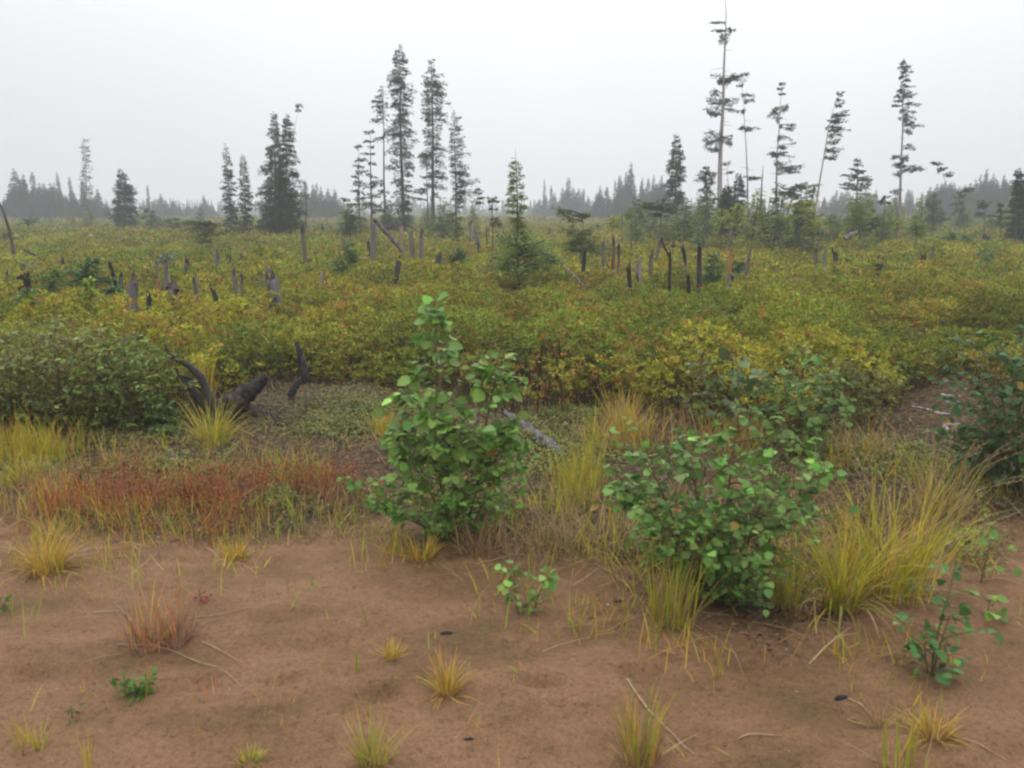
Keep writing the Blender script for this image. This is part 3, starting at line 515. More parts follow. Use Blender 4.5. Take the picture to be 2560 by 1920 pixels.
L_ = [  # name, label, view, base, top, Y, clumps, colour
 ('young_fir', 'small round-headed fir on a tall thin grey stem left of the table-shaped fir', 'W1', (1030, 640), (1022, 345), 28, [(1022, 370, 30, 22), (1035, 420, 46, 22), (1000, 400, 24, 14)], GRN),
 ('young_fir', 'pale loose-topped young fir above the three grey posts right of centre', 'W1', (868, 560), (866, 425), 26, [(866, 440, 46, 16), (850, 475, 40, 18), (885, 500, 40, 18)], YGR),
 ('young_fir', 'low yellow-green fir bush between the round-headed fir and the loose-topped one', 'W1', (955, 520), (955, 405), 34, [(955, 420, 46, 14), (950, 455, 60, 20), (970, 480, 50, 16)], YGR),
 ('young_fir', 'dim green fir right behind the round-headed fir on the thin stem', 'W1', (1110, 520), (1110, 370), 45, [(1100, 395, 26, 18), (1120, 430, 46, 22), (1105, 470, 50, 24)], GRN),
 ('young_fir', 'feathery green young fir right of the table-shaped fir', 'W1', (1440, 520), (1440, 380), 40, [(1450, 395, 50, 16), (1410, 440, 60, 22), (1490, 440, 50, 26), (1450, 480, 60, 20)], GRN),
 ('young_fir', 'green fir below and left of the pale tall trunk', 'W1', (1600, 520), (1600, 395), 36, [(1600, 410, 40, 16), (1590, 440, 56, 18), (1610, 475, 50, 18)], GRN),
 ('young_fir', 'bright yellow-green fir nearest the foot of the pale tall trunk', 'W1', (1810, 560), (1815, 350), 30, [(1815, 370, 40, 20), (1800, 410, 60, 22), (1850, 430, 60, 22), (1780, 460, 60, 20), (1830, 490, 70, 24)], YGR),
 ('young_fir', 'tall yellow-green fir on a stout grey stem below the bent thin spruce', 'W1', (1895, 640), (1960, 300), 27, [(1990, 320, 50, 20), (1960, 360, 50, 18), (1920, 390, 50, 18), (1900, 430, 70, 20), (1970, 470, 60, 22), (1900, 500, 50, 16)], YGR),
 ('young_fir', 'small fir crown under the bare reddish pole', 'W1', (2140, 560), (2130, 385), 32, [(2130, 400, 50, 18), (2110, 440, 44, 20), (2170, 460, 50, 22), (2150, 510, 60, 24)], YGR),
 ('young_fir', 'dusty grey-green little spruce wrapped round a short charred post', 'W1', (1610, 720), (1608, 510), 20, [(1606, 530, 26, 20), (1610, 570, 34, 24), (1605, 610, 34, 26), (1610, 650, 30, 26)], BLU),
 ('young_spruce', 'dark pyramid spruce beside the tall charred post right of centre', 'W1', (1745, 970), (1745, 735), 15, [(1745, 755, 30, 20), (1740, 800, 60, 26), (1750, 850, 80, 34), (1740, 905, 90, 36), (1735, 950, 90, 30), (1700, 930, 40, 30)], (.045, .085, .03)),
 ('young_spruce', 'small dark spruce between the orange post and the leaning post', 'W1', (1960, 900), (1960, 780), 15.5, [(1960, 810, 36, 26), (1955, 855, 50, 30), (1960, 890, 46, 22)], (.04, .07, .026)),
 ('young_fir', 'broad layered yellow-green fir standing in front of the leaning spruce', 'W2', (230, 720), (240, 425), 26, [(230, 450, 60, 20), (330, 430, 60, 18), (400, 440, 40, 18), (290, 490, 90, 22), (390, 510, 60, 26), (250, 550, 90, 22), (360, 580, 90, 24), (310, 640, 90, 30), (400, 660, 60, 34), (430, 620, 50, 30)], YGR),
 ('young_fir', 'left neighbour of the broad layered yellow-green fir, darker and lower', 'W2', (90, 720), (90, 540), 28, [(90, 560, 60, 20), (50, 600, 60, 24), (110, 620, 70, 24), (80, 680, 60, 20)], GRN),
 ('young_fir', 'bright green fir crown centred under the small tiered spruce', 'W2', (770, 660), (760, 455), 30, [(760, 480, 60, 20), (700, 520, 60, 26), (790, 520, 60, 26), (740, 570, 70, 26), (700, 620, 60, 30), (810, 590, 50, 26)], GRN),
 ('young_spruce', 'slim soft green spruce right of the bright green fir crown', 'W2', (880, 620), (882, 400), 40, [(882, 420, 18, 20), (880, 460, 34, 22), (885, 500, 44, 24), (880, 550, 56, 26)], GRN),
 ('young_fir', 'dark-bellied fir bush below the slim soft green spruce', 'W2', (860, 700), (930, 560), 27, [(930, 575, 40, 16), (850, 620, 50, 20), (870, 660, 60, 26), (960, 620, 36, 20)], (.05, .075, .022)),
 ('young_fir', 'knobbly fir bush between the layered fir and the bright green fir', 'W2', (540, 660), (545, 520), 32, [(540, 545, 44, 18), (560, 580, 50, 22), (510, 610, 44, 22), (590, 620, 50, 20)], GRN),
 ('young_spruce', 'pale green cone-shaped spruce right of the farthest right tall spruce', 'W2', (1280, 690), (1285, 545), 26, [(1290, 565, 40, 18), (1280, 600, 60, 20), (1310, 640, 66, 26), (1260, 670, 60, 24), (1300, 700, 60, 20)], GRN),
 ('young_spruce', 'narrow fresh green sapling at the foot of the farthest right tall spruce', 'W2', (1110, 680), (1115, 540), 28, [(1115, 570, 40, 22), (1110, 620, 34, 26), (1110, 660, 36, 20)], YGR),
 ('young_spruce', 'tall loose hazy-green spruce standing before the misty wood', 'W2', (1430, 620), (1425, 350), 44, [(1425, 380, 22, 26), (1430, 430, 44, 26), (1430, 480, 54, 28), (1440, 540, 70, 30), (1450, 590, 90, 24)], (.06, .085, .03)),
 ('young_spruce', 'hook-topped thin spruce before the misty wood at the right', 'W2', (1650, 560), (1730, 305), 46, [(1740, 320, 40, 16), (1690, 335, 46, 18), (1640, 370, 30, 20), (1630, 430, 40, 26), (1650, 500, 40, 26)], (.055, .075, .032)),
 ('young_spruce', 'small mushroom-shaped tree below the right end of the misty wood', 'W2', (1870, 620), (1870, 420), 38, [(1870, 440, 46, 20), (1860, 475, 40, 20), (1840, 540, 60, 22)], (.06, .08, .03)),
 ('young_spruce', 'bushy green spruce left of the dark edge spruce', 'W2', (2010, 640), (2010, 440), 34, [(2010, 465, 26, 20), (2000, 510, 44, 22), (2010, 560, 60, 26), (1990, 600, 60, 24)], (.05, .08, .03)),
 ('young_spruce', 'dark spruce with spreading tiers close left of the taller edge spruce', 'W2', (2140, 650), (2140, 380), 33, [(2140, 410, 36, 22), (2130, 450, 44, 22), (2140, 510, 60, 24), (2150, 560, 66, 24), (2140, 610, 76, 28)], (.045, .07, .03)),
 ('young_spruce', 'pale blue-green low spruce bush under the hook-topped spruce', 'W2', (1570, 760), (1575, 685), 22, [(1560, 700, 60, 16), (1530, 730, 66, 20), (1600, 735, 50, 18)], BLU),
 ('young_spruce', 'small dark-centred spruce bush next to the pale blue-green one', 'W2', (1705, 760), (1700, 705), 22.5, [(1700, 725, 40, 18), (1715, 750, 44, 16)], (.05, .08, .035)),
 ('young_spruce', 'pale bluish spruce seedling lower in the heath at the right', 'W2', (1880, 940), (1885, 830), 16, [(1885, 850, 34, 16), (1880, 890, 56, 22), (1880, 930, 60, 22)], BLU),
 ('young_spruce', 'dark dense young spruce left of the fallen diagonal log', 'W3', (370, 760), (385, 515), 17, [(380, 530, 26, 18), (380, 570, 60, 26), (390, 610, 80, 26), (350, 640, 80, 26), (350, 690, 90, 34), (320, 740, 80, 34), (440, 640, 50, 20)], (.045, .075, .028)),
 ('young_spruce', 'low dark-green spruce bush between the diagonal log and the open centre spruce', 'W3', (1310, 700), (1320, 540), 17, [(1320, 560, 30, 20), (1330, 600, 60, 24), (1280, 640, 70, 26), (1370, 640, 70, 30), (1250, 690, 50, 24), (1330, 680, 70, 26)], (.05, .082, .028)),
 ('young_spruce', 'faded green cone spruce behind the grey posts right of the tallest spruce', 'W3', (1190, 500), (1192, 285), 38, [(1192, 310, 24, 20), (1190, 350, 44, 22), (1185, 400, 56, 24), (1200, 450, 60, 24), (1160, 490, 60, 20)], (.055, .08, .03)),
 ('young_fir', 'tall pale airy fir right of the faded cone spruce', 'W3', (1320, 560), (1310, 240), 30, [(1300, 260, 40, 18), (1330, 300, 50, 22), (1290, 340, 50, 22), (1330, 390, 66, 24), (1300, 440, 66, 24), (1330, 490, 60, 22)], (.09, .115, .034)),
 ('young_fir', 'bushy fir with a yellow tip left of the ragged sparse spruce', 'W3', (400, 460), (400, 140), 36, [(400, 180, 40, 24), (360, 130, 26, 16), (440, 230, 60, 26), (380, 260, 70, 26), (460, 300, 80, 28), (390, 340, 90, 30), (330, 380, 80, 26), (470, 370, 80, 28), (420, 420, 80, 24)], (.08, .10, .03)),
 ('young_spruce', 'dark little spruce at the foot of the central tall group', 'W3', (755, 400), (755, 290), 46, [(755, 310, 40, 16), (750, 345, 60, 22), (760, 385, 60, 20)], (.04, .058, .028)),
 ('young_fir', 'bent small tree with a hooked crown right of the lopsided spruce', 'W3', (1470, 240), (1510, 35), 40, [(1515, 50, 28, 14), (1500, 80, 26, 12), (1520, 120, 40, 14), (1500, 160, 50, 12)], (.05, .065, .032)),
 ('dead_tree', 'dark scrubby lollipop tree on a straight black stem left of the centre spruce', 'W3', (1632, 530), (1622, 100), 21, [(1622, 130, 30, 18), (1635, 155, 36, 16), (1640, 200, 20, 14), (1650, 300, 36, 26), (1660, 340, 40, 26)], (.06, .055, .03)),
 ('young_fir', 'dense low fir thicket below the open centre spruce on its right', 'W3', (2110, 760), (2120, 590), 15, [(2120, 620, 60, 24), (2080, 680, 90, 30), (2160, 660, 70, 30), (2000, 720, 90, 24)], (.065, .10, .04)),
 ('young_spruce', 'wide dark-green spruce in the left heath', 'W4', (720, 840), (790, 560), 17, [(790, 585, 40, 22), (740, 640, 66, 26), (690, 700, 80, 30), (780, 690, 76, 30), (700, 770, 80, 34), (800, 780, 110, 30), (900, 760, 60, 24)], (.035, .07, .03)),
 ('young_spruce', 'mid-green bushy spruce left of the wide dark one', 'W4', (460, 860), (460, 650), 16.5, [(460, 680, 46, 22), (440, 730, 66, 26), (500, 780, 66, 26), (430, 820, 70, 26)], (.06, .105, .03)),
 ('young_spruce', 'rounded soft spruce lowest in the left heath', 'W4', (240, 980), (240, 840), 13.5, [(240, 860, 60, 22), (220, 910, 80, 28), (280, 930, 70, 26)], (.05, .09, .032)),
 ('young_pine', 'bright lime-green pine seedling with one cross branch in front of the wide dark spruce', 'W4', (772, 960), (768, 745), 14.5, [(768, 770, 9, 22), (770, 815, 11, 24), (775, 860, 14, 20), (725, 880, 36, 7), (830, 880, 42, 7)], (.20, .26, .04)),
 ('young_spruce', 'green low spruce bush behind the big grey stump at the left', 'W4', (990, 900), (990, 800), 15.5, [(980, 825, 60, 18), (1010, 860, 66, 22), (930, 850, 44, 16)], (.05, .09, .035)),
 ('young_spruce', 'round grey-green shrub perched behind a stump, left of the twin spruces', 'W4', (1450, 660), (1450, 525), 21, [(1450, 550, 44, 20), (1440, 590, 50, 24), (1470, 620, 44, 20)], (.08, .095, .07)),
 ('young_pine', 'spreading crooked pine with a dark bent stem below the slim pair of spruces', 'W4', (1860, 560), (1780, 245), 30, [(1780, 270, 60, 18), (1640, 270, 60, 18), (1580, 260, 50, 14), (1700, 310, 70, 20), (1850, 290, 60, 18), (1770, 350, 66, 22), (1880, 340, 50, 22), (1690, 400, 66, 22)], (.075, .095, .03)),
 ('young_spruce', 'hazy bushy spruce right of the shaggy broad-based one', 'W4', (1310, 330), (1290, 130), 58, [(1285, 160, 30, 18), (1280, 210, 50, 24), (1330, 260, 66, 26), (1290, 300, 70, 22)], (.05, .07, .032)),
 ('young_fir', 'low dark fir clump left of the crooked pine', 'W4', (1500, 340), (1500, 215), 50, [(1500, 235, 46, 16), (1460, 270, 66, 20), (1540, 290, 60, 20)], (.055, .08, .03)),
 ('young_fir', 'small round green bush under the far left treeline', 'W4', (245, 300), (245, 225), 50, [(245, 240, 46, 14), (240, 262, 60, 14)], (.06, .09, .035)),
 ('young_fir', 'green fir bush at the far left edge', 'W4', (30, 430), (30, 345), 34, [(25, 365, 46, 16), (30, 395, 56, 18)], (.07, .10, .028)),
 ('young_fir', 'faint small fir standing out in the left heath', 'W4', (735, 450), (735, 350), 36, [(735, 370, 34, 16), (730, 405, 50, 20)], (.065, .09, .03)),
]
for i, (nm, lb, v, b, t, Y, cl, col) in enumerate(L_):
    if Y < 25: Y = min(Y, float(atZ(px(v, *b), .62)[1]))
    conifer(nm, lb, px(v, *b), px(v, *t), Y, None, CL(v, [(a_, b_, w_ * (1.3 if v == 'W4' else 1.1), h_ * (1.25 if v == 'W4' else 1.1)) for a_, b_, w_, h_ in cl]), seed=50 + i, col=tuple(c * (2.4 if Y < 25 and max(col) < .14 else 1.45) for c in col), tr=.018 if Y > 25 else .014, group=YG if nm != 'dead_tree' else None,
            bark=(.10, .085, .075), dens=.85, kscale=.8 if Y < 25 else 1.0)

# more small conifers thickening the band beneath the tall trees
def band_trees():
    r = np.random.default_rng(91)
    protos = []
    spots = []
    for (v, x0, x1, y0, y1, n, Ya, Yb) in [('W2', 0, 1400, 500, 640, 34, 26, 55), ('W1', 1000, 2200, 380, 520, 24, 26, 60), ('W3', 250, 1600, 250, 380, 14, 42, 70), ('W2', 1400, 2212, 520, 600, 14, 45, 75), ('W4', 300, 2100, 200, 300, 14, 55, 85)]:
        for k in range(n):
            x = r.uniform(x0, x1); y = r.uniform(y0, y1); spots.append((v, x, y, r.uniform(Ya, Yb)))
    for i in range(6):
        H = [60, 75, 90, 55, 80, 70][i]; x, y = px('V0', 1200, 480)
        t = conifer('young_spruce', None, (x, y + 40), (x + r.uniform(-5, 5), y - H * .6), 45,
                    [(.05, 22, 22), (.25, 30, 28), (.5, 24, 26), (.75, 16, 14), (1, 3, 3)] if i != 3 else [(.35, 14, 14), (.5, 26, 24), (.7, 30, 26), (.9, 18, 20), (1, 8, 8)],
                    seed=140 + i, col=[(.15, .20, .05), (.11, .155, .045), (.24, .27, .05), (.16, .21, .05), (.10, .14, .045), (.09, .13, .045)][i], dens=.65, tr=.018, gate=.6)
        protos.append(t)
    lab = {'W2a': 'small green conifer among the crowded young firs beneath the torn tall spruces', 'W1': 'small conifer in the thicket left of and around the foot of the pale tall trunk',
           'W3': 'small conifer in the undergrowth among the central tall group', 'W2b': 'small conifer in the low fringe before the misty wood at the right', 'W4': 'small faded conifer along the far edge of the left heath'}
    for i, (v, x, y, Y) in enumerate(spots):
        p0 = protos[i % 6]; key = v if v != 'W2' else ('W2a' if x <= 1400 else 'W2b')
        if i < 6: o = p0
        else:
            o = p0.copy(); C.objects.link(o)
            for ch in p0.children:
                c = ch.copy(); C.objects.link(c); c.parent = o
        P = atY(px(v, x, y), Y); o.location = (P[0], Y, float(gz(P[0], Y)))
        s = r.uniform(.6, 1.3); o.scale = (s * r.uniform(.8, 1.3), s * r.uniform(.8, 1.3), s); o.rotation_euler = (r.normal(0, .04), r.normal(0, .05), r.random() * 6.28)
        tag(o, lab[key], 'tree', 'young thicket ' + {'W2a': 'under the torn spruces', 'W1': 'around the pale trunk', 'W3': 'in the central group', 'W2b': 'before the right misty wood', 'W4': 'at the far left heath edge'}[key])
band_trees()

# ---- far trees fading into the mist
def far_trees():
    r = np.random.default_rng(17); protos = []
    Y0 = 150.0
    shapes = [[(.05, 34, 34), (.3, 30, 28), (.6, 18, 20), (.85, 8, 8), (.97, 2, 2), (1, 1, 1)], [(.1, 20, 20), (.4, 20, 22), (.7, 14, 13), (.9, 8, 8), (1, 1, 1)],
              [(.3, 16, 14), (.5, 20, 18), (.7, 12, 16), (.9, 12, 11), (1, 5, 5)], [(.05, 42, 40), (.35, 36, 38), (.6, 26, 25), (.85, 12, 12), (1, 1, 1)], [(.05, 14, 14), (.5, 13, 14), (.8, 10, 10), (1, 3, 3)]]
    for i, sh in enumerate(shapes):
        t = conifer('distant_spruce', None, (1280, 545), (1280, 445), Y0, [(f, a * .72 * (1 - .45 * max(0, f - .3)), b * .72 * (1 - .45 * max(0, f - .3))) for f, a, b in sh], seed=200 + i, dens=1.1, nbr=8, tr=.012, col=(.038, .055, .030), kscale=.42)
        protos.append(t)
    H0 = 100.0
    D = []   # x, top y, base y, width factor, shape, Y, cluster
    def add(v, lst, Y, cl):
        for x, y, w, s in lst: X_, Y_ = px(v, x, y); D.append((X_, Y_, w, s, Y, cl))
    add('V1', [(105, 345, 1.25, 3), (215, 365, .8, 2), (30, 550, 1.2, 0), (270, 435, .9, 0), (300, 440, 1, 1), (345, 435, 1, 0), (395, 360, .7, 4), (420, 520, 1, 0), (240, 470, 1.2, 3), (180, 480, 1.2, 3), (320, 480, 1.3, 3), (485, 400, .55, 2), (500, 480, 1, 0), (455, 520, 1, 3),
               (565, 415, .8, 4), (675, 480, 1.1, 0), (640, 545, .9, 3), (730, 580, 1, 3), (370, 470, 1.2, 3), (70, 480, 1.1, 3), (530, 550, 1, 3), (140, 440, 1, 1)], 120, 'A')
    add('V1', [(1015, 455, .5, 2), (1105, 510, .95, 0), (1190, 565, 1.2, 3), (1150, 560, .8, 0), (1410, 520, .8, 0), (1300, 590, 1, 3), (1060, 560, .9, 3), (1350, 595, 1, 3), (1460, 590, 1, 3), (1240, 595, 1, 0), (1380, 600, 1, 1)], 150, 'B')
    add('V2', [(420, 960, 1, 1), (470, 985, .9, 0), (495, 980, .9, 4), (520, 1000, .9, 0), (570, 1010, 1, 0), (610, 1015, 1, 0), (550, 1060, 1, 3), (640, 1080, 1, 3), (445, 1040, 1, 3), (590, 1070, 1, 3), (480, 1040, 1.2, 3), (400, 1010, 1, 0)], 125, 'C')
    add('V3', [(445, 272, .55, 4), (455, 380, .9, 0), (410, 410, 1, 3), (498, 318, .6, 2), (515, 360, .9, 0), (570, 330, .9, 4), (612, 262, .8, 2), (600, 330, 1.2, 3), (640, 330, 1.1, 3), (680, 335, .9, 1), (715, 340, .6, 2), (750, 390, .9, 0), (700, 370, 1, 3), (580, 370, 1.2, 3), (660, 370, 1.2, 3)], 165, 'D')
    add('V3', [(815, 360, .9, 3), (880, 325, 1, 1), (935, 280, .7, 4), (970, 255, .8, 2), (1010, 265, .9, 1), (1047, 150, .95, 0), (995, 320, 1, 0), (900, 400, 1.1, 3), (1080, 380, 1, 3), (1123, 262, .7, 4), (1160, 262, .8, 1), (1195, 245, .7, 4), (1255, 245, .8, 4), (1235, 290, 1.1, 3), (1275, 300, 1.1, 3), (1200, 320, 1.2, 3), (1140, 330, 1.1, 3),
               (1300, 330, .9, 0), (1350, 330, 1, 1), (1385, 370, 1, 3), (850, 400, 1, 3), (950, 380, 1.1, 3), (1040, 330, 1, 3), (1170, 350, 1.1, 3), (830, 320, .5, 2)], 130, 'E')
    add('W2', [(490, 390, .9, 0), (590, 330, .9, 4), (640, 350, 1.1, 3), (690, 330, 1.1, 3), (560, 380, 1, 3), (840, 320, 1, 0), (870, 350, 1.1, 3), (935, 330, .9, 0), (900, 400, 1, 3), (1050, 430, 1, 3), (1100, 390, 1, 3), (1215, 320, 1, 1), (1240, 335, .9, 1), (1225, 400, 1.1, 3), (1335, 350, .5, 2), (1150, 420, 1, 0), (730, 380, 1, 3), (790, 370, 1, 3), (970, 420, 1, 3)], 140, 'G')
    add('W2', [(1405, 300, 1, 0), (1460, 280, .7, 2), (1500, 260, .9, 1), (1530, 250, .9, 4), (1570, 270, 1.2, 3), (1610, 265, 1.1, 3), (1660, 300, 1.1, 3), (1700, 290, 1.1, 3), (1760, 260, 1.1, 1), (1800, 230, .9, 0), (1835, 195, .8, 4), (1887, 150, .7, 2), (1880, 230, 1.3, 3), (1945, 180, .8, 4), (1920, 240, 1.2, 3), (1990, 250, 1, 3), (2045, 190, .9, 1), (2050, 240, 1, 3), (2100, 280, 1, 0), (1440, 330, 1.1, 3),
               (1740, 320, 1.3, 3), (1850, 280, 1.3, 3), (1960, 290, 1.3, 3), (2150, 260, 1, 0), (2200, 240, 1, 3), (1550, 330, 1.2, 3), (1640, 340, 1.2, 3), (1790, 300, 1.3, 3), (2020, 300, 1.3, 3), (2080, 260, 1, 1), (1480, 320, 1, 3)], 115, 'H')
    LB = {'A': ('lower misty spruce in the dense dark treeline at the far left', 'far left treeline'), 'B': ('faded distant spruce in the low treeline between the shaggy spruce and the slim pair', 'low treeline left of centre'),
          'C': ('misty pointed spruce in the row right of the twin broad spruces', 'row right of the twin spruces'), 'D': ('palest misty spruce in the small far wood right of the open centre spruce', 'small far wood right of centre'),
          'E': ('lower misty grey spruce in the wood left of the cone-shaped spruce', 'wood left of the cone-shaped spruce'), 'G': ('misty pale spruce behind the small tiered spruce', 'trees behind the small tiered spruce'),
          'H': ('lower misty spruce in the tall grey wood at the far right', 'grey wood at the far right')}
    ords = 'first second third fourth fifth sixth seventh eighth ninth tenth eleventh twelfth thirteenth fourteenth fifteenth sixteenth seventeenth eighteenth nineteenth'.split()
    rank = {}
    for cl in 'BCDG':
        for q_, e in enumerate(sorted([e for e in D if e[5] == cl], key=lambda e: e[0])): rank[e] = ords[q_]
    for (X_, T_, w_, s_, Y_, cl_) in list(D):
        if cl_ in 'AEH': D.append((X_ + r.normal(0, 14), T_ + abs(r.normal(14, 9)), w_ * 1.1, int(r.choice([0, 4, 0, 3, 1])), Y_ * 1.06, cl_))
    D = [(a_, b_, w_ * (1.12 if c_ in 'AEH' else 1.05), s_, Y_, c_) for a_, b_, w_, s_, Y_, c_ in D]; rank = {}
    for cl in 'BCDG':
        for q_, e in enumerate(sorted([e for e in D if e[5] == cl], key=lambda e: e[0])): rank[e] = ords[q_]
    for cl in 'AEH':
        for q_, e in enumerate(sorted([e for e in D if e[5] == cl], key=lambda e: e[1])[:4]): rank[e] = ['tallest', 'second tallest', 'third tallest', 'fourth tallest'][q_]
    OL = {'B': 'misty spruces between the shaggy spruce and the slim pair', 'C': 'misty pointed spruces right of the twins', 'D': 'pale misty spruces in the small wood right of centre', 'G': 'pale spruces behind the small tiered spruce'}
    for i, (X, T, w, s, Y, cl) in enumerate(D):
        key_ = (X, T, w, s, Y, cl)
        p0 = protos[s]; yb = HOR + CAMH * FPX / Y
        Y = Y * r.uniform(.94, 1.08)
        B = atY((X, 560), Y); Tp = atY((X, T), Y); Hh = Tp[2] + .2
        base = next((c for c in p0.children), None)
        o = p0.copy(); C.objects.link(o)
        for ch in p0.children:
            c = ch.copy(); C.objects.link(c); c.parent = o
        hp = (atY((1280, 445), Y0)[2])
        o.location = (Tp[0], Y, float(gz(Tp[0], Y)) - .05); sz = Hh / hp; sw = w * (Y / Y0) * (.72 + .28 * sz); o.scale = (sw, sw, sz)
        o.rotation_euler = (r.normal(0, .012), r.normal(0, .015), r.random() * 6.28)
        tag(o, LB[cl][0] if key_ not in rank else (rank[key_] + ' from the left of the ' + OL[cl] if cl in 'BCDG' else rank[key_] + ' ' + LB[cl][0].replace('lower ', '')), 'tree', LB[cl][1])
    for p0 in protos:
        for ch in list(p0.children): bpy.data.objects.remove(ch)
        bpy.data.objects.remove(p0)
    # the unbroken low wood on the horizon
    g = Geo(); n = 1500; y = r.uniform(230, 330, n); x = y * r.uniform(-.85, .85, n); H = r.uniform(2.6, 5.0, n) * (1 + .35 * fbm(x * .02, y * .01, 88))
    m = 46; f = np.tile(np.linspace(.02, 1, m), n) ; X = np.repeat(x, m); Yy = np.repeat(y, m); HH = np.repeat(H, m); az = r.random(n * m) * 6.28
    wd = HH * .27 * (1.05 - f) * r.uniform(.5, 1.1, n * m)
    P = np.stack([X, Yy, gz(X, Yy) + HH * f], -1); Dv = np.stack([np.cos(az), np.sin(az), -.15 * np.ones(n * m)], -1); N = nrm(np.array([0, 0, 1.]) + r.normal(0, .8, (n * m, 3)))
    V, F = kites(P - Dv * .05, Dv, N, wd + .15, .32 + HH * .07); g.add(V, F, np.repeat(vary((.045, .065, .036), n * m, .2, r, .05), 4, 0))
    V, F = tubes(np.stack([np.stack([x, y, gz(x, y) - .1], -1), np.stack([x, y, gz(x, y) + H], -1)], 1), np.stack([H * .02, H * .004], -1), 3); g.add(V, F, (.07, .06, .05))
    tag(g.build('far_forest', M_NEEDLE), kind='stuff')
far_trees()

# ------------------------------------------------------------ burnt stumps and posts
def stump(label, v, top, bot, w, col='grey', char=.35, jag=.85, name='tree_stump', seed=0, group='broken grey and charred stumps in the heath', flare=1.3, Ymax=90, Y=None, orange=0.0, hood=False):
    r = np.random.default_rng(seed + 500); s = VIEWS[v][2]
    pb = px(v, *bot); pt = px(v, *top)
    if Y is None: Y = float(np.clip(atZ(pb, .66)[1], 5, Ymax)) if pb[1] > 555 else Ymax
    B, T = atY(pb, Y), atY(pt, Y); g0 = float(gz(B[0], Y)); k = max(0, (B[2] - g0)) / max(T[2] - B[2], .05); k = min(k, 4)
    root = B + (B - T) * k * np.array([.5, 1, 1]); root[2] = g0 - .05; H = T[2] - root[2]; rad = w / s * pxm(Y) * .5
    S, K = 16, 14; ts = np.linspace(0, 1, S); P = root + (T - root) * ts[:, None]; P[:, 0] += rad * .35 * np.sin(ts * 5 + seed) + rad * r.normal(0, .9) * ts
    R = rad * (1 + (flare - 1) * np.exp(-ts * 5)) * (1 - .12 * ts); V, F = tubes(P, R, K); V = V.reshape(S, K, 3)
    an = np.arange(K) / K; ridge = 1 + .16 * (vn(np.tile(an * 9, (S, 1)), np.tile(ts[:, None] * 1.5, (1, K)), seed) - .5) * 2
    ctr = P[:, None]; V = ctr + (V - ctr) * ridge[..., None]
    jz = r.random(K) ** 1.5 * jag * min(rad * 3.2, H * .4) + jag * rad * 1.2 * (1 + np.cos(an * 6.283 + r.random() * 6.28)); V[-1, :, 2] -= jz; V[-2, :, 2] -= jz * .5
    if hood: V[-3:, :, 0] += (V[-3:, :, 0] - ctr[-3:, :, 0]) * np.array([.1, .35, .5])[:, None]
    base = dict(grey=(.155, .143, .143), pale=(.26, .215, .19), dark=(.06, .054, .056), brown=(.15, .115, .10), orange=(.33, .16, .07))[col]
    cc = np.tile(np.array(base), (S * K, 1)); nz = fbm(np.tile(an * 5, (S, 1)).ravel() + seed * 3, np.repeat(ts * 3.5, K) + seed, 60 + seed, 3)
    ch = sstep(1 - char - .15, 1 - char + .05, nz + .12 * np.repeat(ts > .9, K)); cc = cc * (1 - ch[:, None]) + np.array([.02, .018, .018]) * ch[:, None]
    if orange: oo = (sstep(.5, .65, fbm(np.tile(an * 4, (S, 1)).ravel() + 9, np.repeat(ts * 4, K), 61 + seed, 3)) * orange)[:, None]; cc = cc * (1 - oo) + np.array([.34, .13, .05]) * oo
    g = Geo(); g.add(V.reshape(-1, 3), F, cc)
    c0 = V[-1].mean(0) - [0, 0, rad * .5 + .3 * jz.mean()]; Vc = np.concatenate([V[-1], c0[None]]); i = np.arange(K); g.add(Vc, np.stack([i, (i + 1) % K, np.full(K, K)], -1), np.array(base) * .35)
    for q in range(2 if jag > .3 else 0):       # splinters
        a = r.random() * 6.28; s0 = P[-1] + np.array([math.cos(a), math.sin(a), 0]) * rad * .7 - [0, 0, rad * .6]
        e = s0 + np.array([r.normal(0, .2), r.normal(0, .2), r.uniform(1.0, 1.9)]) * rad * .9
        V2, F2 = tubes(np.array([s0, (s0 + e) / 2, e]), np.array([rad * .28, rad * .18, .002]), 4); g.add(V2, F2, np.array(base) * .8)
    origin = np.array([root[0], root[1], g0]); o = g.build(name, M_DEAD, None, origin, smooth=True); tag(o, label, 'stump', group); return o, P
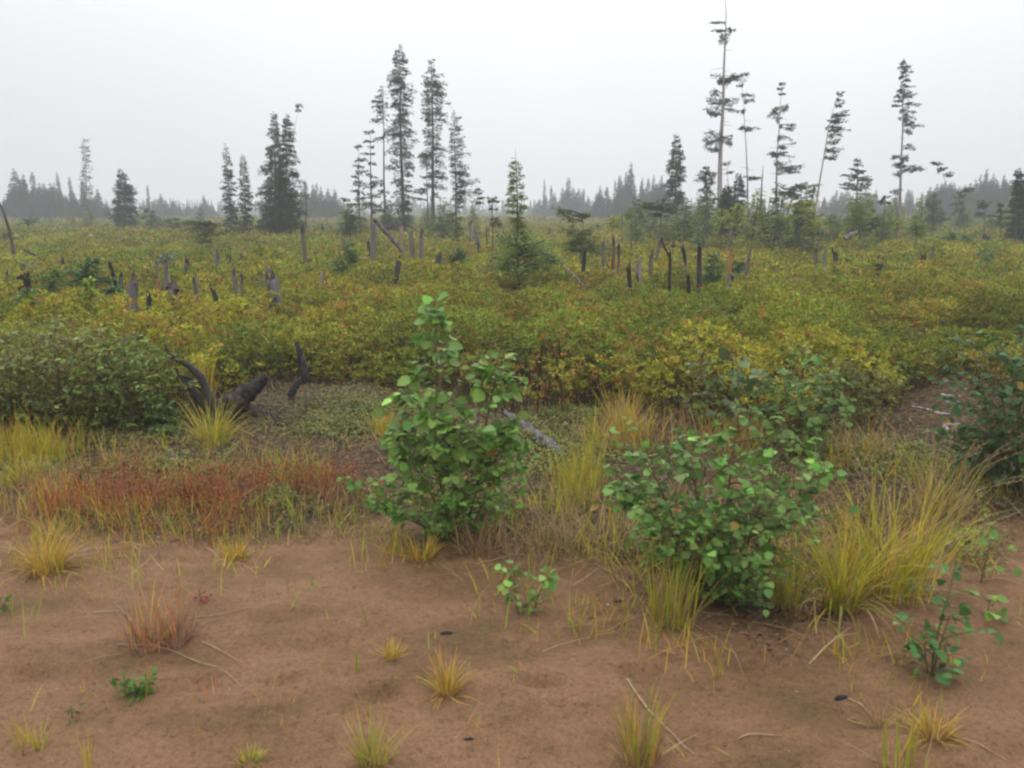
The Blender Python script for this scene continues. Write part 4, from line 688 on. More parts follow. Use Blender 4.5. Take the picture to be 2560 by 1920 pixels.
ST = [  # label, view, top, visible bottom, width, colour, char, extra
 ('squat wide pale stump with a dark cap, most visible of the right-centre posts', 'W1', (1085, 758), (1085, 915), 62, 'pale', .18, dict(jag=.8)),
 ('dark narrow stump touching the left side of the squat pale stump', 'W1', (1035, 800), (1042, 975), 42, 'grey', .45, {}),
 ('left one of the three close grey posts right of the centre spruce', 'W1', (788, 600), (800, 835), 30, 'grey', .3, {}),
 ('middle one of the three close grey posts, orange rot near its foot', 'W1', (868, 580), (876, 870), 32, 'grey', .3, dict(orange=.5)),
 ('right one of the three close grey posts', 'W1', (920, 628), (918, 880), 30, 'grey', .3, dict(orange=.3)),
 ('short black charred post under the forked young fir', 'W1', (618, 690), (598, 850), 30, 'dark', .6, {}),
 ('tiny dark charred block between the left and middle close posts', 'W1', (830, 790), (835, 845), 30, 'dark', .9, dict(jag=.3)),
 ('short dark stump leaning above the three close posts', 'W1', (742, 475), (762, 530), 26, 'dark', .5, {}),
 ('brownish broken post right of the squat pale stump', 'W1', (1188, 705), (1190, 890), 34, 'brown', .3, {}),
 ('pale slanted post under the table-shaped fir', 'W1', (1285, 565), (1235, 775), 34, 'grey', .15, {}),
 ('black spindly charred post with a crooked arm', 'W1', (1352, 700), (1360, 980), 28, 'dark', .8, {}),
 ('two-tone post, pale above and charred at its foot', 'W1', (1484, 645), (1510, 900), 36, 'pale', .45, dict(jag=.7)),
 ('charred lump at the foot of the two-tone post', 'W1', (1522, 890), (1525, 985), 34, 'dark', .9, {}),
 ('tall thick charred post left of the dark pyramid spruce', 'W1', (1630, 650), (1618, 980), 44, 'dark', .4, {}),
 ('bright orange rotten post', 'W1', (1906, 690), (1895, 915), 34, 'orange', .06, dict(jag=.5)),
 ('leaning grey post right of the orange one, yellow at its foot', 'W1', (2068, 665), (2015, 905), 30, 'brown', .3, dict(orange=.2)),
 ('grey rock-like stump beside the dark pyramid spruce', 'W1', (1850, 900), (1840, 965), 62, 'grey', .4, dict(jag=.3)),
 ('stout grey stem stub under the tall yellow-green fir', 'W1', (1895, 480), (1885, 640), 36, 'grey', .3, {}),
 ('reddish-dark broken stump right behind the tall charred post', 'W1', (1665, 590), (1672, 695), 40, 'brown', .5, dict(orange=.3)),
 ('dark stub left of the dusty little spruce', 'W1', (1575, 575), (1575, 690), 24, 'grey', .4, {}),
 ('low charred stump between the slanted post and the two-tone post', 'W1', (1395, 640), (1395, 690), 50, 'dark', .6, {}),
 ('small dark stub in the far heath below the small far wood, left one', 'W1', (322, 515), (322, 560), 26, 'brown', .5, {}),
 ('small dark stub in the far heath below the small far wood, right one', 'W1', (402, 520), (410, 560), 26, 'dark', .5, {}),
 ('wide weathered stump at the foot of the diagonal log', 'W3', (590, 330), (590, 620), 50, 'grey', .2, dict(jag=.2)),
 ('narrow dark stump against the left of the one at the foot of the log', 'W3', (555, 470), (558, 610), 28, 'dark', .4, {}),
 ('pale orange-streaked trunk foot under the tallest spruce', 'W3', (860, 330), (862, 490), 32, 'pale', .15, dict(orange=.4)),
 ('left one of two pale splintered posts right of the diagonal log', 'W3', (945, 375), (952, 620), 36, 'grey', .2, {}),
 ('right one of two pale splintered posts right of the diagonal log', 'W3', (1018, 355), (1015, 610), 36, 'grey', .2, {}),
 ('charcoal-grey short stump below the diagonal log', 'W3', (808, 630), (800, 745), 46, 'dark', .3, {}),
 ('low dark stump right of the two pale splintered posts', 'W3', (1125, 580), (1125, 640), 50, 'dark', .3, dict(jag=.3)),
 ('pale post with a mop of dark twigs on top', 'W3', (1440, 290), (1445, 520), 44, 'pale', .25, {}),
 ('grey post between the mop-topped post and the black-stemmed lollipop tree', 'W3', (1528, 380), (1525, 550), 36, 'grey', .35, {}),
 ('thin grey post touching the black-stemmed lollipop tree', 'W3', (1580, 370), (1578, 520), 20, 'grey', .3, {}),
 ('dark-capped thick post just left of the centre spruce', 'W3', (1720, 410), (1720, 555), 44, 'grey', .5, {}),
 ('orange-rotten low stump left of the centre spruce skirt', 'W3', (1545, 620), (1545, 668), 44, 'orange', .3, dict(jag=.6)),
 ('greyish-pink broken stump half hidden by the centre spruce skirt', 'W3', (1655, 590), (1650, 670), 60, 'pale', .35, dict(orange=.4)),
 ('small dark stump alone in the open heath right of the twin spruces', 'W3', (148, 345), (148, 415), 28, 'dark', .5, {}),
 ('faded pinkish stump in the heath left of centre', 'W3', (145, 715), (120, 830), 34, 'pale', .2, {}),
 ('small grey stub above the dark dense young spruce', 'W3', (348, 470), (345, 520), 34, 'grey', .2, {}),
 ('biggest squared grey stump in the left heath', 'W4', (1140, 770), (1150, 970), 100, 'grey', .35, dict(jag=.15)),
 ('black stump right beside the biggest squared stump', 'W4', (1275, 860), (1275, 980), 46, 'dark', .5, {}),
 ('pale stump with a wide dark overhanging top', 'W4', (1550, 755), (1558, 905), 84, 'pale', .55, dict(hood=True, jag=.6)),
 ('upright grey post right of the overhanging stump', 'W4', (1703, 700), (1712, 875), 40, 'grey', .3, {}),
 ('dark leaning stump lower right of the upright grey post', 'W4', (1850, 800), (1885, 930), 44, 'dark', .4, {}),
 ('small grey stump above the upright grey post', 'W4', (1748, 600), (1750, 640), 32, 'grey', .5, {}),
 ('forked broken post above the overhanging stump', 'W4', (1610, 560), (1590, 680), 34, 'grey', .45, {}),
 ('stump carrying the round grey-green shrub', 'W4', (1432, 590), (1438, 700), 40, 'grey', .3, {}),
 ('thin pale post left of the round grey-green shrub', 'W4', (1348, 570), (1350, 665), 28, 'grey', .2, {}),
 ('dark-capped stump with orange rot left of the overhanging one', 'W4', (1350, 685), (1360, 790), 50, 'orange', .4, {}),
 ('black charred post leaning left, long and thin', 'W4', (955, 590), (1005, 770), 32, 'dark', .8, {}),
 ('small grey post close right of the leaning black post', 'W4', (1058, 680), (1050, 780), 30, 'grey', .4, {}),
 ('pale post directly behind the biggest squared stump', 'W4', (1158, 665), (1155, 770), 34, 'grey', .25, {}),
 ('small dark stub in the upper left heath', 'W4', (508, 560), (508, 590), 34, 'dark', .6, {}),
 ('small pinkish stub right of the dark stub in the upper left heath', 'W4', (612, 555), (615, 595), 32, 'brown', .3, {}),
 ('low charred stump at the left, right of the tiny black one', 'W4', (245, 650), (250, 745), 66, 'brown', .5, {}),
 ('tiny rounded black stump near the left edge', 'W4', (135, 715), (138, 760), 50, 'dark', .9, dict(jag=.2)),
 ('thin grey stub near the left edge above the tiny black stump', 'W4', (70, 665), (72, 730), 22, 'grey', .4, {}),
 ('grey leaning stump below the twin spruces', 'W4', (2005, 650), (2040, 820), 44, 'grey', .25, {}),
 ('slim post right of the grey leaning stump', 'W4', (2090, 690), (2092, 770), 24, 'grey', .3, {}),
 ('grey post ending the bent stem of the crooked pine', 'W4', (1882, 480), (1885, 580), 40, 'grey', .3, {}),
 ('small dark stump right of the crooked pine post', 'W4', (1955, 510), (1960, 565), 34, 'dark', .3, {}),
 ('small grey stump farther right below the slim pair', 'W4', (2080, 510), (2080, 565), 34, 'grey', .4, {}),
 ('big pale rounded stump fading in the left centre heath', 'V1', (1890, 1030), (1890, 1195), 84, 'grey', .15, dict(jag=.7)),
 ('reddish-grey dead post left of centre, tall and thin', 'V1', (2105, 700), (2110, 960), 30, 'brown', .3, {}),
 ('left one of the pair of thin posts in the right heath', 'W2', (420, 812), (428, 1000), 34, 'brown', .25, {}),
 ('right one of the pair of thin posts in the right heath', 'W2', (472, 830), (482, 975), 34, 'grey', .3, dict(orange=.3)),
 ('square-topped dark post right of the pair of thin posts', 'W2', (618, 812), (608, 990), 48, 'dark', .3, dict(hood=True)),
 ('dark leaning broken stump in the middle of the right heath', 'W2', (975, 905), (925, 1025), 66, 'dark', .4, dict(hood=True)),
 ('black rounded stump in the right heath', 'W2', (1350, 870), (1342, 945), 50, 'dark', .85, dict(jag=.4)),
 ('thin grey leaning stick-like post behind the black rounded stump', 'W2', (1440, 810), (1400, 900), 26, 'grey', .4, {}),
 ('squat dark stump in the far right heath', 'W2', (1922, 700), (1922, 755), 66, 'dark', .3, dict(jag=.3)),
 ('small brown stump left of the squat dark one', 'W2', (1795, 690), (1798, 735), 36, 'brown', .3, {}),
 ('small grey stub close left of the squat dark stump', 'W2', (1840, 705), (1840, 735), 30, 'grey', .4, {}),
 ('dark stump by the right edge of the photo, left of two', 'W2', (2148, 705), (2150, 740), 36, 'dark', .5, {}),
 ('dark stump at the very right edge of the photo', 'W2', (2205, 690), (2205, 760), 40, 'dark', .4, {}),
 ('charred block under the broad layered fir', 'W2', (500, 690), (505, 760), 60, 'dark', .6, {}),
 ('small black stump under the dark-bellied fir bush', 'W2', (845, 680), (848, 715), 36, 'dark', .7, {}),
 ('reddish-black tiny stump left of the pale blue-green spruce bush', 'W2', (1462, 685), (1460, 715), 34, 'dark', .5, dict(orange=.3)),
]
for i, (lb, v, t, b, w, c, ch, ex) in enumerate(ST):
    stump(lb, v, t, b, w, c, ch, seed=i, **ex)

def limb(name, label, cat, pts, radii, col, group=None, k=8, char=.2, seed=0, rough=.12, sub=None):
    """a log, root or branch through world points; sub: side pieces as parts"""
    r = np.random.default_rng(seed + 900); P = np.array(pts, float); n = len(P); S = n * 5
    u = np.linspace(0, n - 1, S); Q = np.stack([np.interp(u, np.arange(n), P[:, a]) for a in range(3)], -1); Rr = np.interp(u, np.arange(n), radii)
    Q[1:-1] = (Q[:-2] + Q[1:-1] * 2 + Q[2:]) / 4; Q = Q + r.normal(0, 1, Q.shape) * Rr[:, None] * rough * .6
    V, F = tubes(Q, Rr, k); V = V + r.normal(0, 1, V.shape) * np.repeat(Rr, k)[:, None] * rough
    cc = np.tile(np.array(col, float), (len(V), 1)) * np.exp(r.normal(0, .2, (len(V), 1))); q = (r.random(len(V)) < char); cc[q] = (.02, .018, .018)
    g = Geo(); g.add(V, F, cc)
    for e in (0, S - 1):
        ring = V.reshape(S, k, 3)[e]; Vc = np.concatenate([ring, ring.mean(0)[None]]); i = np.arange(k); g.add(Vc, np.stack([i, (i + 1) % k, np.full(k, k)], -1), np.array(col) * .6)
    o0 = P[0].copy(); o = g.build(name, M_DEAD, None, o0, smooth=True); tag(o, label, cat, group)
    for (nm, pp, rr) in (sub or []):
        g2 = Geo(); V, F = tubes(np.array(pp), np.array(rr), 6); g2.add(V, F, vary(col, len(V), .2, r, .05)); so = g2.build(nm, M_DEAD, o, o0)
    return o
def yl(v, Y, *p): return [atY(px(v, *q), Y) for q in p]
limb('fallen_log', 'weathered log propped diagonally against the wide stump below the central spruces', 'log', yl('W3', 23, (600, 300), (720, 430), (830, 550), (900, 660)), [.058, .06, .064, .064], (.14, .115, .115), char=.15, seed=1)
limb('fallen_branch', 'thin grey dead branch sloping down right of the centre spruce skirt', 'branch', yl('W1', 14, (455, 850), (520, 915), (590, 985), (640, 1060)), [.016, .016, .014, .010], (.28, .25, .23), seed=2)
limb('crooked_branch', 'crooked charred arm curving up from the black spindly post', 'branch', yl('W1', 15, (1356, 760), (1325, 700), (1300, 640), (1290, 600)), [.022, .022, .018, .012], (.03, .026, .026), seed=3)
limb('dead_tree', 'long thin dead pole leaning left at the left edge', 'dead tree', yl('W4', 21, (150, 680), (120, 520), (85, 350), (40, 200), (-10, 80)), [.042, .038, .034, .028, .02], (.09, .08, .08), seed=4)
limb('fallen_log', 'dark thin fallen stem sloping down right near the left edge', 'log', yl('W4', 20, (210, 500), (330, 560), (470, 645), (520, 680)), [.022, .028, .03, .03], (.035, .03, .035), seed=5)
limb('fallen_branch', 'pale twig lying between the leaning dead pole and the dark fallen stem', 'branch', yl('W4', 18.5, (170, 600), (260, 640), (400, 645)), [.014, .018, .010], (.22, .2, .2), seed=6)
limb('fallen_log', 'grey fallen log end poking out right of the broad layered fir', 'log', yl('W2', 25, (665, 750), (715, 715), (780, 695)), [.07, .075, .05], (.19, .16, .16), seed=7)
limb('dead_tree', 'thin charred dead pole leaning right of the twin spruces', 'dead tree', yl('V1', 42, (2090, 900), (2112, 740), (2118, 600), (2108, 430)), [.05, .045, .035, .012], (.13, .115, .11), seed=8)
limb('fallen_branch', 'dark forked twig among the grey posts left of the centre spruce', 'branch', yl('W3', 22, (1660, 445), (1700, 480), (1730, 520)), [.02, .025, .02], (.03, .03, .03), seed=9)

# the charred root stump in the foreground
def root_stump():
    b = gpt(px('V5', 1240, 600)); Y = b[1]; A = lambda x, y, dy=0: atY(px('V5', x, y), Y + dy)
    P = [A(1180, 640, .1), A(1260, 540), A(1330, 480), A(1400, 425), A(1470, 355)]
    o = limb('burnt_stump', 'charred black root stump with a thick raised arm and thin curling branches', 'stump', P, [.12, .11, .085, .062, .035], (.045, .038, .036), k=12, char=.35, seed=20, rough=.09,
        sub=[('branch', [A(1210, 560), A(1150, 470), A(1110, 360), A(1050, 300), A(960, 250), A(925, 215), A(905, 150)], [.055, .045, .034, .027, .02, .014, .005]),
             ('branch', [A(1190, 580), A(1090, 470), A(1030, 390), A(985, 340), A(965, 290)], [.05, .035, .024, .014, .005]),
             ('branch', [A(1120, 430), A(1050, 365), A(975, 350), A(950, 360)], [.022, .016, .008, .003]),
             ('root', [A(1300, 520), A(1380, 545, .1), A(1480, 570, .2), A(1570, 600, .25)], [.07, .05, .04, .02]),
             ('root', [A(1230, 560), A(1160, 600, -.1), A(1080, 640, -.15)], [.07, .045, .015]),
             ('root', [A(1500, 560, -.1), A(1545, 620, -.2), A(1575, 690, -.3)], [.018, .014, .006])])
    bb = gpt(px('V5', 1605, 525)); Yb = bb[1]
    limb('burnt_stick', 'crooked upright charred stick right of the black root stump', 'stick', [bb - [0, 0, .03]] + [atY(px('V5', *q), Yb) for q in [(1612, 450), (1640, 395), (1685, 370), (1680, 300), (1655, 230), (1640, 165)]], [.035, .034, .032, .035, .035, .028, .018], (.045, .04, .045), seed=3, char=.3)
root_stump()
def ground_limb(name, label, cat, v, pts, rad, col, lift=.0, group=None, seed=0, **k):
    Q = [gpt(px(v, *p), rr * .8 + lift) for p, rr in zip(pts, rad)]
    return limb(name, label, cat, Q, rad, col, group, seed=seed, **k)
ground_limb('fallen_log', 'silvery grey log lying on the ground behind the main poplar sapling', 'log', 'V6', [(1000, 790), (1090, 870), (1180, 930), (1260, 975), (1320, 1010)], [.03, .04, .045, .04, .025], (.11, .10, .105), seed=31, char=.05)
for i, (lb, pts, rad, col) in enumerate([
    ('black bent twig running down right from the root stump litter', [(1480, 560), (1560, 610), (1620, 680), (1740, 720)], [.012, .012, .010, .006], (.03, .025, .022)),
    ('long thin grey twig crossing the litter right of the root stump', [(1270, 520), (1420, 530), (1560, 545), (1640, 560)], [.008, .010, .009, .005], (.25, .2, .17)),
    ('straight dark twig lying before the patch of pale litter', [(1700, 660), (1800, 700), (1890, 745)], [.006, .008, .005], (.05, .04, .035)),
    ('yellowish dead stalk lying right of the yellow grass tuft', [(1310, 640), (1400, 700), (1500, 770)], [.005, .006, .004], (.30, .22, .10))]):
    ground_limb('fallen_twig', lb, 'twig', 'V5', pts, rad, col, .012, seed=40 + i, k=5)
for i, (lb, v, pts, rad, col) in enumerate([
    ('pale hooked root by the right-hand clearing', 'W5', [(1590, 690), (1560, 640), (1520, 600), (1540, 570), (1640, 568), (1760, 575)], [.012, .014, .014, .013, .010, .006], (.38, .33, .30)),
    ('bleached stick at the back of the right clearing, upper', 'W5', [(1500, 338), (1580, 350), (1660, 358)], [.007, .008, .005], (.5, .48, .5)),
    ('bleached stick at the back of the right clearing, lower', 'W5', [(1540, 388), (1590, 390), (1650, 395)], [.006, .007, .004], (.5, .48, .5)),
    ('longest pale stick in the dark right clearing', 'W5', [(1260, 415), (1360, 430), (1480, 475), (1570, 482)], [.006, .008, .009, .005], (.42, .4, .42)),
    ('white stick above the hooked root', 'W5', [(1400, 240), (1470, 235), (1560, 215)], [.007, .007, .004], (.4, .38, .38))]):
    ground_limb('dead_stick', lb, 'stick', v, pts, rad, col, .03, seed=50 + i, k=6)

# ------------------------------------------------------------ straw and charcoal lying on the sand
STRAW = [('W6', [(685, 220), (780, 290), (900, 365)], .0022), ('W6', [(900, 370), (940, 410), (985, 450)], .002), ('W6', [(1020, 245), (1130, 285), (1250, 320)], .002), ('W6', [(1250, 205), (1340, 250), (1440, 300)], .002),
         ('W6', [(1450, 130), (1700, 160), (2000, 215)], .0022), ('W6', [(775, 212), (850, 218), (935, 222)], .002), ('W6', [(960, 308), (1030, 332)], .002), ('W6', [(380, 315), (470, 270), (570, 230)], .002), ('W6', [(100, 410), (200, 375), (310, 340)], .002),
         ('W6', [(470, 540), (560, 670), (650, 760), (765, 858)], .0032), ('W6', [(960, 788), (1050, 783), (1150, 776)], .0024), ('W6', [(1900, 790), (2000, 830), (2130, 890)], .0022), ('W6', [(2000, 70), (2110, 72), (2200, 88)], .0022),
         ('V8', [(860, 530), (940, 570), (1035, 608)], .0022), ('V8', [(500, 545), (640, 545), (760, 580), (850, 610)], .0022), ('V8', [(780, 435), (900, 430), (1060, 398)], .002), ('V8', [(400, 410), (480, 412), (545, 425)], .0022), ('V8', [(800, 590), (930, 640), (1060, 725)], .002),
         ('V8', [(280, 155), (380, 135), (480, 125)], .0022), ('V7', [(970, 1040), (1070, 1150), (1180, 1260)], .0026), ('V6', [(940, 1500), (1080, 1460), (1230, 1420)], .0026), ('V6', [(850, 1590), (980, 1560), (1110, 1540)], .0026), ('V6', [(1100, 1330), (1200, 1360), (1290, 1440)], .0024),
         ('V6', [(1000, 1540), (1250, 1570), (1500, 1610)], .0026), ('V7', [(0, 1110), (90, 1160), (220, 1230)], .0026), ('V7', [(60, 1190), (150, 1240), (240, 1300)], .0024), ('W6', [(1440, 668), (1520, 700), (1600, 715)], .0024), ('W6', [(1440, 600), (1520, 650), (1600, 700)], .0024)]
for i, (v, pts, rr) in enumerate(STRAW):
    r = np.random.default_rng(i + 60); Q = np.array([gpt(px(v, *p), rr * 1.2) for p in pts]); n = len(Q); u = np.linspace(0, n - 1, n * 3)
    Q = np.stack([np.interp(u, np.arange(n), Q[:, a]) for a in range(3)], -1); Q[:, 2] = gz(Q[:, 0], Q[:, 1]) + rr * 1.1 + .012 * np.sin(np.linspace(0, 3.14, len(Q))) * r.random()
    V, F = tubes(Q, np.linspace(rr, rr * .5, len(Q)), 4); g = Geo(); g.add(V, F, vary((.42, .30, .19), len(V), .12, r, .05))
    o = g.build('dry_straw', M_TWIG, None, Q[0]); tag(o, 'thin dry tan grass stalk lying on the sand and litter in the foreground', 'straw', 'dry stalks lying on the ground')
BITS = [('charcoal', 'slim black charcoal piece lying on the bare sand at the right', 'W6', 1410, 600, .034, (.02, .02, .024)), ('charcoal', 'small dark charcoal bit near the foot of the upright green tuft', 'W6', 435, 185, .022, (.02, .02, .024)),
        ('charcoal', 'dark charcoal crumb on the sand by the tiny yellow tuft', 'V8', 1900, 490, .026, (.025, .022, .026)), ('charcoal', 'tiny charcoal crumb on the sand at the bottom, right of the spidery golden tuft', 'V8', 1995, 950, .018, (.02, .02, .024)),
        ('pebble', 'small blue-grey pebble on the right sand', 'W6', 1640, 412, .012, (.14, .17, .22)), ('pebble', 'whitish pebble next to the charcoal bit by the upright green tuft', 'W6', 388, 195, .012, (.5, .48, .46))]
for i, (nm, lb, v, x, y, s, col) in enumerate(BITS):
    r = np.random.default_rng(i); c = gpt(px(v, x, y)); a = r.random() * 1.0; g = Geo()
    P = c + np.array([[math.cos(a) * t * s, math.sin(a) * t * s * .5, s * .16 + .002 * math.sin(t * 9)] for t in np.linspace(-1, 1, 6)]); R = s * np.array([.08, .24, .30, .26, .22, .06])
    V, F = tubes(P, R, 7); V = V + r.normal(0, s * .03, V.shape); g.add(V, F, col); tag(g.build(nm, M_DEAD, None, c, smooth=True), lb, nm)

# ------------------------------------------------------------ grass tufts
YG_G = np.array([(.38, .40, .03), (.47, .39, .035), (.24, .33, .03), (.48, .36, .06)])
STR = np.array([(.36, .25, .12), (.30, .18, .09), (.40, .30, .17)])
RED = np.array([(.48, .17, .075), (.52, .23, .11), (.36, .11, .05)])
ORG = np.array([(.58, .38, .05), (.50, .27, .05), (.42, .36, .04)])
def tuft_geo(c, n, Ln, spread, bend, wd, pal, r, rad, lean=(0, 0), S=6):
    az = r.random(n) * 6.28; rr = rad * np.sqrt(r.random(n)); b = np.stack([c[0] + np.cos(az) * rr, c[1] + np.sin(az) * rr, np.zeros(n)], -1); b[:, 2] = gz(b[:, 0], b[:, 1]) - .01
    a2 = az + r.normal(0, .7, n)
    if lean != (0, 0):
        v = np.stack([np.cos(a2), np.sin(a2)], -1) + np.array(lean); a2 = np.arctan2(v[:, 1], v[:, 0])
    V, F, s = blades(b, a2, np.abs(r.normal(0, spread, n)), np.abs(r.normal(bend, bend * .5, n)), Ln * r.uniform(.45, 1.1, n), wd * r.uniform(.6, 1.3, n), S, r)
    base = pal[r.integers(0, len(pal), n)] * np.exp(r.normal(0, .18, (n, 1))); tip = base * .72 + np.array([.38, .26, .06]) * .28
    k = np.repeat(s, 2)[None, :, None]; cols = base[:, None] * (1 - k ** 1.5) + tip[:, None] * k ** 1.5
    return V, F, cols.reshape(-1, 3)
def tuft(label, v, p, H, n, spread=.25, bend=.5, wd=.005, pal=YG_G, dry=.25, rad=.05, lean=(0, 0), seed=0, heads=0, group=None, name='grass_tuft', drypal=STR):
    r = np.random.default_rng(seed + 700); c = gpt(px(v, *p)); R = empty(name, c); tag(R, label, 'grass tuft' if name == 'grass_tuft' else 'plant', group)
    g = Geo(); g.add(*tuft_geo(c, n, H, spread, bend, wd, pal, r, rad, lean)); g.build('blades', M_GRASS, R, c)
    if dry:
        g = Geo(); g.add(*tuft_geo(c, int(n * dry) + 3, H * .8, spread * 2.2, bend * 1.4, wd, drypal, r, rad * 1.1, lean)); g.build('dry_blades', M_GRASS, R, c)
    if heads:
        g = Geo()
        for q in range(heads):
            a = r.random() * 6.28; L_h = H * r.uniform(.9, 1.25); th = abs(r.normal(.18, .15)); t = np.linspace(0, 1, 7)
            dx = np.sin(th + t * .6) * L_h * t + lean[0] * .15 * t * t * H; P = c + np.stack([np.cos(a) * dx, np.sin(a) * dx, np.cos(th + t * .3) * L_h * t], -1)
            V, F = tubes(P, np.linspace(.0022, .0012, 7), 3); g.add(V, F, (.30, .22, .10))
            m = 26; tt = r.uniform(.72, 1, m); pp = np.stack([np.interp(tt, t, P[:, k]) for k in range(3)], -1)
            dd = nrm(P[-1] - P[-3]) + r.normal(0, .4, (m, 3)); V, F = kites(pp, dd, r.normal(0, 1, (m, 3)), r.uniform(.015, .03, m), r.uniform(.004, .007, m)); g.add(V, F, np.repeat(vary((.36, .24, .13), m, .2, r, .05), 4, 0))
        g.build('seed_heads', M_GRASS, R, c)
    if name == 'red_sorrel':
        g = Geo(); m = n * 9; az = np.repeat(r.random(n) * 6.28, 9) + r.normal(0, .12, m); q = np.repeat(rad * 1.5 * np.sqrt(r.random(n)), 9) + r.normal(0, .012, m); zz = np.repeat(H * r.uniform(.5, .95, n), 9) * (1 - .45 * r.random(m)); pp = np.stack([c[0] + np.cos(az) * q, c[1] + np.sin(az) * q, zz], -1); pp[:, 2] += gz(pp[:, 0], pp[:, 1])
        V, F = kites(pp, r.normal(0, 1, (m, 3)) + [0, 0, .8], r.normal(0, 1, (m, 3)), r.uniform(.008, .02, m), r.uniform(.004, .008, m)); g.add(V, F, np.repeat(pal[r.integers(0, len(pal), m)] * np.exp(r.normal(0, .3, (m, 1))), 4, 0)); g.build('seed_heads', M_GRASS, R, c)
    return R
tuft('large yellow-green grass clump with arching blades beside the right poplar bush', 'V0', (1815, 1305), .52, 190, .45, 1.1, .006, YG_G, .3, .07, seed=1)
tuft('upright straw and green grass clump at the right, behind the arching one', 'V0', (1935, 1275), .58, 150, .24, .65, .0055, np.vstack([YG_G, YG_G[:2], ORG[:1]]), .35, .15, lean=(.25, 0), seed=2, heads=6)
tuft('loose yellowish grass clump between the two large right-hand clumps', 'V0', (1870, 1260), .50, 70, .28, .6, .006, np.vstack([ORG, YG_G[:2]]), .4, .12, seed=3)
tuft('seed-headed grass leaning right above the tall upright clump', 'V0', (2020, 1120), .52, 60, .28, .5, .005, np.vstack([STR, YG_G[1:2]]), .3, .14, lean=(.7, 0), seed=4, heads=14)
tuft('thin grass clump left of the arching yellow-green one', 'V0', (1700, 1300), .38, 60, .3, .45, .006, YG_G, .6, .06, seed=5)
tuft('upright green grass tuft growing in front of the right poplar bush', 'V0', (1450, 1345), .40, 70, .20, .35, .0065, np.vstack([YG_G[:3], STR[:1]]), .35, .09, seed=6)
tuft('spidery golden grass tuft on the bare sand, bottom centre', 'V0', (965, 1500), .17, 120, .95, .7, .0035, ORG, .5, .03, seed=7)
tuft('small yellow grass tuft on the sand above the spidery golden one', 'V0', (845, 1425), .09, 60, .6, .6, .0032, ORG, .4, .03, seed=8)
tuft('low golden grass tuft left of the poplar base', 'V0', (915, 1215), .17, 120, .9, .6, .004, ORG, .4, .05, seed=9)
tuft('small straw-yellow tuft at the edge of the sand under the red plants', 'V0', (505, 1195), .13, 110, .9, .6, .0035, ORG, .4, .04, seed=10)
tuft('sprawling golden-brown tuft at the left edge of the sand', 'V0', (100, 1235), .27, 200, .75, .7, .004, ORG, .5, .08, lean=(.5, 0), seed=11)
tuft('dry reddish tuft with grey dead base on the left sand', 'V0', (325, 1395), .27, 70, .32, .4, .004, np.vstack([RED, ORG[:1], STR[:1]]), .8, .08, seed=12, drypal=np.array([(.30, .23, .19), (.20, .15, .13)]))
tuft('reddish-dry half of the tuft on the left sand, right side', 'V0', (385, 1390), .24, 55, .34, .4, .004, np.vstack([RED, STR[:1]]), .8, .06, seed=13, drypal=np.array([(.30, .23, .19), (.20, .15, .13)]))
tuft('bright yellow-green tuft in front of the charred root stump', 'V5', (1180, 745), .42, 190, .5, .7, .005, YG_G, .3, .08, seed=14)
tuft('upright yellow stalks growing out of the charred root stump', 'V5', (1140, 560), .62, 60, .12, .25, .006, np.vstack([ORG[:1], YG_G[1:2]]), .2, .06, seed=15)
tuft('thin green and straw tuft at the bottom edge, left of centre', 'V0', (808, 1650), .17, 60, .3, .35, .004, np.vstack([YG_G[:3], STR[:1]]), .5, .05, seed=16)
tuft('orange-tipped grass tuft at the bottom edge, right of centre', 'V0', (1380, 1640), .24, 80, .22, .3, .0045, np.vstack([YG_G[:3], RED[1:2], STR[:2]]), .5, .06, seed=17)
tuft('wispy golden tuft at the bottom right corner', 'V0', (2015, 1590), .15, 110, .9, .6, .0032, ORG, .6, .04, seed=18)
tuft('dry straw tuft lying flat left of the wispy golden one', 'V0', (1900, 1560), .13, 45, 1.1, .5, .003, STR, .5, .02, lean=(-.6, 0), seed=19)
tuft('upright thin green blades rising between the two bottom right tufts', 'V0', (1945, 1655), .22, 26, .15, .25, .005, YG_G[:3], .3, .08, seed=20)
tuft('tiny green tuft at the bottom edge left of centre', 'V0', (540, 1640), .06, 60, .7, .5, .003, YG_G, .3, .03, seed=21)
tuft('dry golden tuft against the front of the heath, right of the poplar', 'V0', (1345, 930), .36, 110, .3, .35, .006, np.vstack([ORG, STR]), .5, .12, seed=22)
tuft('dry straw tuft at the base of the main poplar sapling', 'V0', (1030, 1195), .24, 90, .45, .5, .0045, STR, .4, .10, seed=23)
tuft('faint tiny tuft on the right sand', 'V0', (1800, 1405), .10, 26, .3, .3, .0025, YG_G, .4, .03, seed=24)
tuft('long pale grass blade standing alone at the lower left', 'V0', (192, 1655), .26, 5, .12, .15, .006, YG_G[1:2], 0, .01, lean=(.8, 0), seed=25)
tuft('thin solitary green stalk on the sand below centre', 'V0', (771, 1455), .13, 5, .06, .06, .004, YG_G[2:3], 0, .008, seed=26)
tuft('yellow-green tuft behind the left sprawling tuft at the left edge', 'V0', (40, 1040), .22, 130, .7, .6, .005, YG_G, .3, .14, seed=27)
tuft('green blades at the lower left corner of the sand', 'V0', (70, 1600), .12, 30, .3, .4, .004, YG_G, .3, .05, seed=28)
r_ = np.random.default_rng(4)
